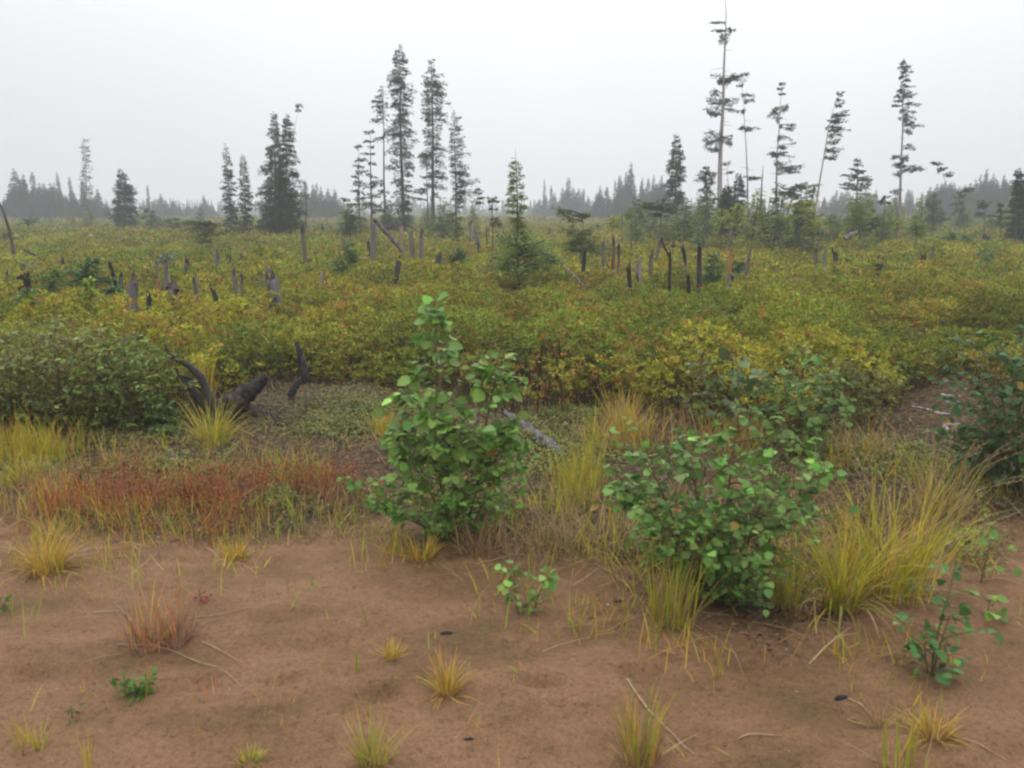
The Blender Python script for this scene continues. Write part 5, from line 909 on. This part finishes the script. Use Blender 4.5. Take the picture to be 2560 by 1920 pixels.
for i, (x, y, h) in enumerate([(270, 1110, .26), (330, 1090, .30), (450, 1085, .30), (520, 1095, .30), (300, 1150, .22), (480, 1130, .22), (735, 1080, .24), (600, 1060, .22), (240, 1060, .2), (705, 1050, .2), (430, 1160, .18), (200, 1110, .2)]):
    tuft('rusty red sheep sorrel clump in the red patch at the left edge of the sand', 'V0', (x, y), h * r_.uniform(.7, 1.35), int(r_.integers(25, 70)), .38, .3, .0022, np.vstack([RED * np.array([.72, .55, .55])] * 2 + [ORG[1:2] * .6]), .35, float(r_.uniform(.08, .2)), seed=30 + i, group='red plants in the patch at the left', name='red_sorrel', heads=0, drypal=np.vstack([ORG, YG_G[2:3], RED]))

# ------------------------------------------------------------ poplar saplings and leafy bushes
PG = (.15, .27, .05)
def leafy(name, label, stems, leaf=.07, prof=None, nbr=14, per=7, col=PG, seed=0, group=None, size_top=1.0, size_low=1.0, cat='sapling', aspect=.92, Y=None, elev=(.3, .9), petiole=.5, pale=.06, fan=1.0):
    """stems: list of (base pixel, tip pixel, spread radius m, depth shift of the tip m)"""
    r = np.random.default_rng(seed + 1100); c0 = gpt(stems[0][0]); 
    R = empty(name, c0); tag(R, label, cat, group); gw, gl = Geo(), Geo(); LP, LD, LN, LS = [], [], [], []
    for (b, t, rad, dy) in stems:
        B = gpt(b, -.02) if Y is None else np.array([atY(b, Y)[0], Y, float(gz(atY(b, Y)[0], Y))]); T = atY(t, B[1] + dy); H = np.linalg.norm(T - B); ts = np.linspace(0, 1, 12)
        P = B + (T - B) * ts[:, None] + np.stack([np.sin(ts * 4 + seed) * .02 * H, np.cos(ts * 3 + seed) * .02 * H, 0 * ts], -1) * (ts * (1 - ts) * 4)[:, None]
        V, F = tubes(P, H * .008 * (1.1 - ts) + .0015, 6); gw.add(V, F, vary((.14, .12, .05), len(V), .12, r, .04) * (1 - .5 * (1 - np.repeat(ts, 6)))[:, None])
        at = lambda q: np.stack([np.interp(q, ts, P[:, k]) for k in range(3)], -1)
        pr = prof or [(0, .4), (.3, 1), (.6, .9), (.85, .5), (1, .15)]
        for q in range(nbr):
            f = .04 + .9 * (q + r.random()) / nbr; L_b = rad * np.interp(f, [p[0] for p in pr], [p[1] for p in pr]) * r.uniform(.35, 1.45)
            a = q * 2.4 + r.normal(0, .5); el = r.uniform(*elev); u = np.linspace(0, 1, 5); s0 = at(f)
            d = np.array([math.cos(a), math.sin(a) * fan, 0]); Pb = s0 + d * (L_b * u)[:, None] + np.array([0, 0, 1]) * (L_b * math.tan(el) * u * (1 - .35 * u))[:, None]
            V, F = tubes(Pb, (.0022 + H * .0018) * (1.15 - u), 4); gw.add(V, F, vary((.14, .10, .05), len(V), .12, r, .04))
            m = max(2, int(per * r.uniform(.7, 1.3))); tt = r.uniform(.2, 1, m); tt[0] = 1
            LP.append(np.stack([np.interp(tt, u, Pb[:, k]) for k in range(3)], -1)); dd = d + r.normal(0, .75, (m, 3)); dd[:, 2] = r.normal(-.1, .45, m); LD.append(dd)
            LN.append(np.array([0, -.25, 1]) + r.normal(0, .55, (m, 3))); LS.append(leaf * np.clip(r.lognormal(-.15, .3, m), .4, 1.5) * (size_low + (size_top - size_low) * f))
        m = int(nbr * .7); tt = 1 - r.random(m) ** 1.3 * .8; tt[:2] = 1; LP.append(at(tt)); a = r.random(m) * 6.28; LD.append(np.stack([np.cos(a), np.sin(a), r.uniform(-.2, .6, m)], -1)); LN.append(np.array([0, -.3, 1]) + r.normal(0, .5, (m, 3)))
        LS.append(leaf * r.uniform(.7, 1.2, m) * (size_low + (size_top - size_low) * tt))
    LP, LD, LN, LS = map(np.concatenate, (LP, LD, LN, LS)); LD = nrm(LD); n = len(LP); Q = LP + LD * (LS * petiole)[:, None]
    V, F = tubes(np.stack([LP, Q], 1), np.full((n, 2), .0011), 3); gw.add(V, F, (.16, .17, .05))
    V, F = broad(Q, LD, nrm(LN), LS, LS * aspect); cc = vary(col, n, .28, r, .10); pq = r.random(n); cc[pq < pale] = cc[pq < pale] * np.array([1.45, 1.25, 1.6]); yq = pq > .99; cc[yq] = np.array([.30, .20, .04])
    gl.add(V, F, np.repeat(cc, 12, 0)); gw.build('stems', M_TWIG, R, c0, smooth=True); gl.build('foliage', M_BROAD, R, c0, smooth=True)
    return R
def V0(x, y): return px('V0', x, y)
leafy('poplar_sapling', 'tall bright green poplar sapling with large round leaves, centre of the foreground',
      [(V0(985, 1170), V0(938, 648), .30, 0), (V0(1000, 1165), V0(1085, 770), .22, .12), (V0(975, 1170), V0(905, 850), .25, -.06), (V0(1005, 1170), V0(1110, 900), .22, .02), (V0(980, 1165), V0(860, 930), .22, .14), (V0(990, 1172), V0(1000, 900), .28, -.12)],
      leaf=.039, prof=[(0, .45), (.15, .75), (.35, 1.0), (.6, .85), (.75, .7), (.9, .35), (1, .2)], nbr=29, per=12, seed=1, size_top=1.55, size_low=.60, pale=.09)
leafy('poplar_branch_sprout', 'low side shoots spreading left from the foot of the tall poplar sapling', [(V0(970, 1165), V0(745, 1035), .14, .05), (V0(975, 1165), V0(800, 1075), .13, -.1)], leaf=.040, nbr=15, per=8, seed=2)
leafy('poplar_bush', 'wide dark green poplar bush with many stems, right foreground',
      [(V0(1560, 1285), V0(1480, 930), .27, 0), (V0(1555, 1280), V0(1380, 960), .25, .1), (V0(1565, 1285), V0(1590, 900), .27, .1), (V0(1580, 1285), V0(1690, 960), .25, 0), (V0(1585, 1285), V0(1770, 1000), .22, .05), (V0(1550, 1285), V0(1400, 1090), .22, -.1), (V0(1575, 1285), V0(1640, 1060), .24, -.15), (V0(1560, 1288), V0(1540, 1120), .22, -.2), (V0(1560, 1285), V0(1320, 1010), .13, .15), (V0(1565, 1290), V0(1480, 1190), .16, -.18)],
      leaf=.039, prof=[(0, .45), (.2, .9), (.5, 1.1), (.8, .9), (1, .35)], nbr=27, per=12, seed=3, size_top=1.0, size_low=.62, elev=(.0, .95), col=(.13, .245, .048), pale=.08)
leafy('poplar_sapling', 'thin pale-leaved poplar shoot rising against the heath behind the wide poplar bush', [(V0(1600, 960), V0(1590, 775), .16, 0), (V0(1610, 960), V0(1640, 810), .12, .05)], leaf=.065, nbr=10, per=5, seed=4, col=(.095, .15, .05), pale=.3)
leafy('poplar_sapling', 'leafy shoot in front of the heath between the grass tuft and the pale-leaved shoot', [(V0(1530, 930), V0(1510, 765), .22, 0), (V0(1520, 930), V0(1545, 820), .2, .05)], leaf=.045, nbr=14, per=8, seed=5, col=(.11, .15, .03))
leafy('poplar_bush', 'upright dark green poplar bush behind, right of the wide one', [(V0(1720, 985), V0(1735, 745), .30, 0), (V0(1715, 985), V0(1690, 800), .28, .1), (V0(1735, 985), V0(1790, 800), .26, .05), (V0(1720, 985), V0(1740, 850), .28, -.15)], leaf=.040, nbr=20, per=9, seed=6, col=(.13, .23, .05), pale=.12)
leafy('leafy_shrub', 'bright green low shrub before the heath at the edge of the right clearing', [(V0(1850, 915), V0(1850, 800), .32, 0), (V0(1880, 915), V0(1900, 810), .28, 0), (V0(1820, 925), V0(1815, 790), .28, .1)], leaf=.034, nbr=20, per=13, seed=7, col=(.12, .145, .028), cat='shrub', aspect=.6)
leafy('leafy_shrub', 'dark leafy bush filling the right edge of the photo', [(V0(2180, 1060), V0(2160, 740), .42, 0), (V0(2190, 1050), V0(2215, 720), .42, .1), (V0(2170, 1060), V0(2120, 820), .38, -.1), (V0(2200, 1060), V0(2200, 900), .42, -.2), (V0(2160, 1060), V0(2130, 930), .36, .1), (V0(2230, 1050), V0(2260, 780), .4, 0)], leaf=.042, nbr=24, per=13, seed=8, col=(.05, .11, .03), cat='shrub', aspect=.8, pale=.12)
leafy('poplar_seedling', 'small sparse poplar seedling at the edge of the sand, centre', [(V0(1120, 1325), V0(1110, 1222), .08, 0), (V0(1150, 1325), V0(1180, 1240), .05, 0)], leaf=.034, nbr=9, per=4, seed=9)
leafy('poplar_seedling', 'leggy poplar seedling on the sand at the right, dark round leaves', [(V0(2010, 1452), V0(2060, 1235), .12, 0), (V0(2015, 1452), V0(2050, 1330), .14, 0), (V0(2010, 1455), V0(1995, 1370), .09, 0)], leaf=.036, nbr=9, per=4, seed=10, col=(.08, .19, .045))
leafy('poplar_seedling', 'poplar seedling with a few larger leaves, right edge of the sand', [(V0(2120, 1250), V0(2140, 1165), .12, 0), (V0(2130, 1330), V0(2140, 1290), .1, 0)], leaf=.042, nbr=6, per=3, seed=11)
leafy('herb', 'small bright green rosette herb on the sand at the lower left', [(V0(292, 1498), V0(290, 1470), .045, 0), (V0(285, 1498), V0(262, 1468), .04, 0), (V0(300, 1498), V0(320, 1468), .035, 0)], leaf=.024, nbr=9, per=4, seed=12, col=(.075, .19, .022), cat='herb', aspect=.5, pale=0)
leafy('herb', 'tiny green herb left of the rosette herb, at the lower left', [(V0(155, 1548), V0(155, 1530), .03, 0)], leaf=.016, nbr=5, per=3, seed=13, col=(.08, .15, .03), cat='herb', aspect=.5)
leafy('herb', 'small green herb cut by the left edge of the photo', [(V0(10, 1330), V0(8, 1300), .04, 0)], leaf=.022, nbr=7, per=4, seed=14, col=(.09, .15, .03), cat='herb', aspect=.5)
leafy('herb', 'pale green herb standing at the right end of the red patch', [(px('V5', 1610, 1200), px('V5', 1605, 1140), .05, 0)], leaf=.028, nbr=8, per=4, seed=15, col=(.13, .17, .05), cat='herb', aspect=.4)
leafy('red_leaved_herb', 'little crimson-leaved herb on the sand right of the dry reddish tuft', [(V0(436, 1308), V0(430, 1275), .035, 0)], leaf=.018, nbr=7, per=3, seed=16, col=(.26, .03, .025), cat='herb', aspect=.6, pale=0)
for i, (lb, b, t, rad, colr) in enumerate([('broad green leafy shrub at the left, dusty bluish leaves', (130, 925), (120, 690), .62, (.19, .235, .06)), ('green leafy shrub left of the charred root stump', (290, 930), (268, 715), .50, (.16, .225, .045)),
        ('low dark leafy shrub at the far left edge', (30, 915), (10, 715), .56, (.17, .21, .035)), ('leafy green shrub between the dusty shrub and the one by the root stump', (230, 925), (215, 705), .55, (.19, .24, .04)), ('small leafy shrub touching the root stump on the left', (362, 932), (352, 880), .16, (.09, .15, .03))]):
    b0, t0_ = V0(*b), V0(*t); k = rad * 190
    leafy('leafy_shrub', lb, [(b0, t0_, rad * .7, 0), (b0, (t0_[0] - k * .55, t0_[1] + 30), rad * .65, .15), (b0, (t0_[0] + k * .55, t0_[1] + 30), rad * .65, .1), (b0, (t0_[0] + 10, t0_[1] + 60), rad * .7, -.3)],
          leaf=.034, nbr=30, per=17, seed=20 + i, col=colr, cat='shrub', aspect=.55, pale=.08)

# ------------------------------------------------------------ stuff: litter, grass, ground cover
def px_points(regs, r):
    out = []
    for (cx, cy_, rx, ry, n) in regs:
        a = r.random(n) * 6.283; q = np.abs(r.normal(0, .62, n)); X, Y_ = cx + np.cos(a) * q * rx, cy_ + np.sin(a) * q * ry
        P = np.array([atZ(V0(x, y))[:2] for x, y in zip(X, Y_)]); out.append(P)
    return np.concatenate(out)
def edge_y(x): return np.interp(x, EDGE[:, 0], EDGE[:, 1])
def scatter_stuff():
    r = np.random.default_rng(33)
    # dead leaves, bark and twigs on the darker ground, thin on the sand
    n = 320000; y = np.sqrt(r.random(n) * (81 - 5) + 5); x = y * .75 * (2 * r.random(n) - 1); sd = sand_d(x, y)
    k = r.random(n) < np.where(sd > 0, .35 + .65 * sstep(0, .7, sd), .045 * (1 + 3 * (fbm(x * 2, y * 2, 55) > .55))); x, y = x[k], y[k]; n = len(x)
    P = np.stack([x, y, gz(x, y) + r.uniform(.001, .02, n)], -1); az = r.random(n) * 6.28; D = np.stack([np.cos(az), np.sin(az), r.normal(0, .18, n)], -1); N = nrm(np.array([0, 0, 1.]) + r.normal(0, .35, (n, 3)))
    tw = r.random(n) < .45; sc_ = np.where(sand_d(x, y) > 0, 1, .42); Ls = np.where(tw, r.uniform(.02, .09, n), r.uniform(.008, .024, n)) * sc_; Ws = np.where(tw, .0028 * sc_ ** .5, Ls * .6)
    pal = np.array([(.10, .055, .026), (.15, .09, .04), (.022, .018, .016), (.24, .16, .09), (.19, .07, .03), (.07, .085, .025), (.28, .22, .16)]); c = pal[r.choice(7, n, p=[.25, .22, .2, .1, .1, .08, .05])] * np.exp(r.normal(0, .2, (n, 1)))
    V, F = kites(P, D, N, Ls, Ws); g = Geo(); g.add(V, F, np.repeat(c, 4, 0)); tag(g.build('leaf_litter', M_LITTER), kind='stuff')
    # low creeping greenery between the sand and the heath
    Pp = px_points([(650, 900, 260, 40, 900), (1150, 960, 260, 40, 2200), (1000, 1080, 220, 40, 1000), (350, 1020, 260, 40, 900), (300, 950, 260, 30, 900), (770, 890, 130, 36, 3200), (720, 930, 90, 24, 1800), (1290, 985, 90, 20, 1600), (1200, 1010, 100, 25, 1200), (2090, 1175, 70, 30, 700), (60, 1015, 70, 14, 700), (930, 870, 60, 25, 900), (1800, 980, 150, 30, 1600), (1950, 1000, 150, 50, 1500), (1230, 905, 110, 22, 1800), (600, 1080, 60, 30, 500), (1040, 1130, 60, 30, 600), (1480, 1210, 90, 30, 500), (2100, 1040, 80, 60, 700), (1700, 915, 200, 14, 1500)], r)
    n = len(Pp); P = np.stack([Pp[:, 0], Pp[:, 1], gz(Pp[:, 0], Pp[:, 1]) + r.uniform(0, .05, n)], -1); P = np.repeat(P, 4, 0) + r.normal(0, .012, (n * 4, 3)); m = n * 4; az = r.random(m) * 6.28
    D = np.stack([np.cos(az), np.sin(az), r.uniform(-.2, .6, m)], -1); N = nrm(np.array([0, 0, 1.]) + r.normal(0, .4, (m, 3))); Ls = r.uniform(.014, .034, m)
    pal = np.array([(.13, .18, .045), (.18, .20, .045), (.10, .13, .04), (.20, .14, .05)]); V, F = kites(P, D, N, Ls, Ls * .5); g = Geo(); g.add(V, F, np.repeat(pal[r.integers(0, 4, m)] * np.exp(r.normal(0, .2, (m, 1))), 4, 0)); tag(g.build('ground_cover', M_LITTER), kind='stuff')
    # thin single blades of grass standing between the tufts
    g = Geo()
    for regs, H, pal, th, bd, w in [
        ([(60, 985, 120, 40, 260), (110, 930, 110, 26, 140), (290, 985, 150, 40, 260), (200, 1030, 200, 40, 240), (560, 985, 70, 25, 120)], .26, np.vstack([YG_G, ORG]), .2, .4, .004),
        ([(110, 1110, 150, 50, 130), (250, 1000, 200, 30, 200), (640, 1000, 90, 40, 160), (100, 1050, 130, 50, 260)], .24, np.vstack([ORG, STR, RED]), .3, .4, .0035),
        ([(1245, 1060, 60, 60, 140), (1340, 1130, 80, 60, 130), (1200, 1130, 130, 60, 140), (1290, 1200, 80, 40, 200)], .28, np.vstack([YG_G, STR[:1]]), .18, .3, .004),
        ([(1200, 1190, 180, 45, 150), (1060, 1140, 60, 40, 50), (1350, 1250, 120, 40, 200), (1250, 1100, 150, 60, 200)], .25, STR, .8, .7, .0032),
        ([(1350, 960, 100, 30, 200), (1600, 960, 90, 30, 120), (1840, 985, 120, 40, 240), (1980, 1010, 140, 60, 360), (1960, 900, 90, 25, 160), (2120, 1010, 60, 60, 160), (1880, 1080, 120, 50, 240), (2040, 1110, 80, 60, 300)], .30, np.vstack([ORG, STR, YG_G[:2]]), .35, .55, .0042),
        ([(2080, 1200, 110, 45, 150), (2150, 1280, 60, 60, 50), (1650, 1330, 180, 25, 60)], .2, np.vstack([STR, YG_G[:1]]), .9, .5, .003),
        ([(600, 1500, 650, 170, 26), (1700, 1480, 450, 120, 40), (300, 1250, 300, 60, 60)], .07, np.vstack([ORG, RED]), .4, .4, .002),
        ([(820, 930, 60, 30, 80), (1000, 900, 200, 20, 90), (700, 1120, 150, 40, 160), (860, 1120, 60, 40, 100)], .16, np.vstack([ORG, YG_G]), .35, .5, .0035)]:
        Pp = px_points(regs, r); n = len(Pp)
        # blades grow in little groups
        j = r.integers(0, max(2, n // 5), n); ctr = Pp[j % n]; Pp = ctr + r.normal(0, .035, (n, 2)); b = np.stack([Pp[:, 0], Pp[:, 1], gz(Pp[:, 0], Pp[:, 1]) - .005], -1)
        V, F, s = blades(b, r.random(n) * 6.28, np.abs(r.normal(0, th, n)), np.abs(r.normal(bd, .25, n)), H * r.uniform(.35, 1.2, n) * (.35 + .9 * _h(j % n, j % n, 5)), np.full(n, w), 4, r)
        g.add(V, F, np.repeat(pal[r.integers(0, len(pal), n)] * np.exp(r.normal(0, .2, (n, 1))), 10, 0))
    # rust-red fine undergrowth mixed into the red patch
    Pp = px_points([(420, 1090, 170, 40, 220), (650, 1070, 130, 35, 100), (180, 1080, 150, 50, 90)], r); n = len(Pp); b = np.stack([Pp[:, 0], Pp[:, 1], gz(Pp[:, 0], Pp[:, 1])], -1)
    # ragged weeds along the back edge of the sand
    n2 = 15000; xx = r.uniform(-4.2, 4.6, n2); yy = np.interp(xx, SAND[:, 0], SAND[:, 1]) + r.normal(.5, .6, n2); kk = (vn(xx * 3, yy * 3, 91) > .48) & (yy < edge_y(xx)); xx, yy = xx[kk], yy[kk]; n2 = len(xx); b2 = np.stack([xx, yy, gz(xx, yy)], -1)
    pal = np.vstack([ORG, YG_G[:3], STR, RED[:1] * .8]); pk = (vn(xx * 2, yy * 2, 92) * 5 + r.random(n2) * 5).astype(int) % len(pal)
    V, F, s = blades(b2, r.random(n2) * 6.28, np.abs(r.normal(0, .55, n2)), np.abs(r.normal(.4, .3, n2)), r.uniform(.03, .17, n2) * (.5 + vn(xx * 4, yy * 4, 93)), np.full(n2, .0035), 3, r); g.add(V, F, np.repeat(pal[pk] * np.exp(r.normal(0, .25, (n2, 1))), 8, 0))
    V, F, s = blades(b, r.random(n) * 6.28, np.abs(r.normal(0, .45, n)), np.abs(r.normal(.3, .3, n)), .14 * r.uniform(.4, 1.3, n), np.full(n, .005), 3, r); g.add(V, F, np.repeat((RED * np.array([.5, .42, .45]))[r.integers(0, 3, n)] * np.exp(r.normal(0, .3, (n, 1))), 8, 0))
    # flattened dry straw and dark twigs tangled over the ground between the sand and the heath
    n3 = 9000; xx = r.uniform(-5.5, 6.0, n3); e0 = np.interp(xx, SAND[:, 0], SAND[:, 1]); e1 = edge_y(xx); yy = e0 + (e1 - e0) * r.uniform(-.12, 1.02, n3); kk = vn(xx * 1.6, yy * 2.2, 94) + .25 * (xx > .3) > .45; xx, yy = xx[kk], yy[kk]; n3 = len(xx)
    b3 = np.stack([xx, yy, gz(xx, yy) + r.uniform(0, .05, n3)], -1); pal = np.vstack([STR * .8, ORG[:2] * .6, [(.07, .045, .03)] * 2])
    V, F, s = blades(b3, r.random(n3) * 6.28, r.uniform(1.1, 1.55, n3), r.normal(.05, .25, n3), r.uniform(.06, .26, n3), np.full(n3, .0042), 3, r); g.add(V, F, np.repeat(pal[r.integers(0, len(pal), n3)] * np.exp(r.normal(0, .25, (n3, 1))), 8, 0))
    rs = atZ(px('V5', 1420, 580)); n4 = 420; b4 = np.stack([rs[0] + r.normal(0, .42, n4), rs[1] + r.normal(0, .28, n4), np.zeros(n4)], -1); b4[:, 2] = gz(b4[:, 0], b4[:, 1]) + r.uniform(0, .09, n4)
    V, F, s = blades(b4, r.random(n4) * 6.28, r.uniform(.9, 1.6, n4), r.normal(0, .3, n4), r.uniform(.08, .38, n4), np.full(n4, .006), 3, r); g.add(V, F, np.repeat(np.array([(.05, .035, .028), (.10, .06, .04), (.17, .12, .09)])[r.integers(0, 3, n4)], 8, 0))
    tag(g.build('sparse_grass', M_GRASS), kind='stuff')
scatter_stuff()

# ------------------------------------------------------------ misty air
def haze():
    x, y0, y1, z0, z1 = 420, -30, 420, -2.5, 24
    V = [(sx * x, y, z) for z in (z0, z1) for y in (y0, y1) for sx in (-1, 1)]
    F = [(0, 2, 3, 1), (4, 5, 7, 6), (0, 1, 5, 4), (2, 6, 7, 3), (0, 4, 6, 2), (1, 3, 7, 5)]
    me = bpy.data.meshes.new('haze'); me.from_pydata(V, [], F); me.update(); o = bpy.data.objects.new('haze', me); C.objects.link(o)
    m = bpy.data.materials.new('mist'); m.use_nodes = True; t = m.node_tree; t.nodes.clear()
    v = node(t, 'ShaderNodeVolumePrincipled'); v.inputs['Color'].default_value = (.93, .96, 1.0, 1); v.inputs['Density'].default_value = .0024; v.inputs['Anisotropy'].default_value = 0.0
    ou = node(t, 'ShaderNodeOutputMaterial'); t.links.new(v.outputs[0], ou.inputs['Volume']); me.materials.append(m); tag(o, kind='stuff')
haze()
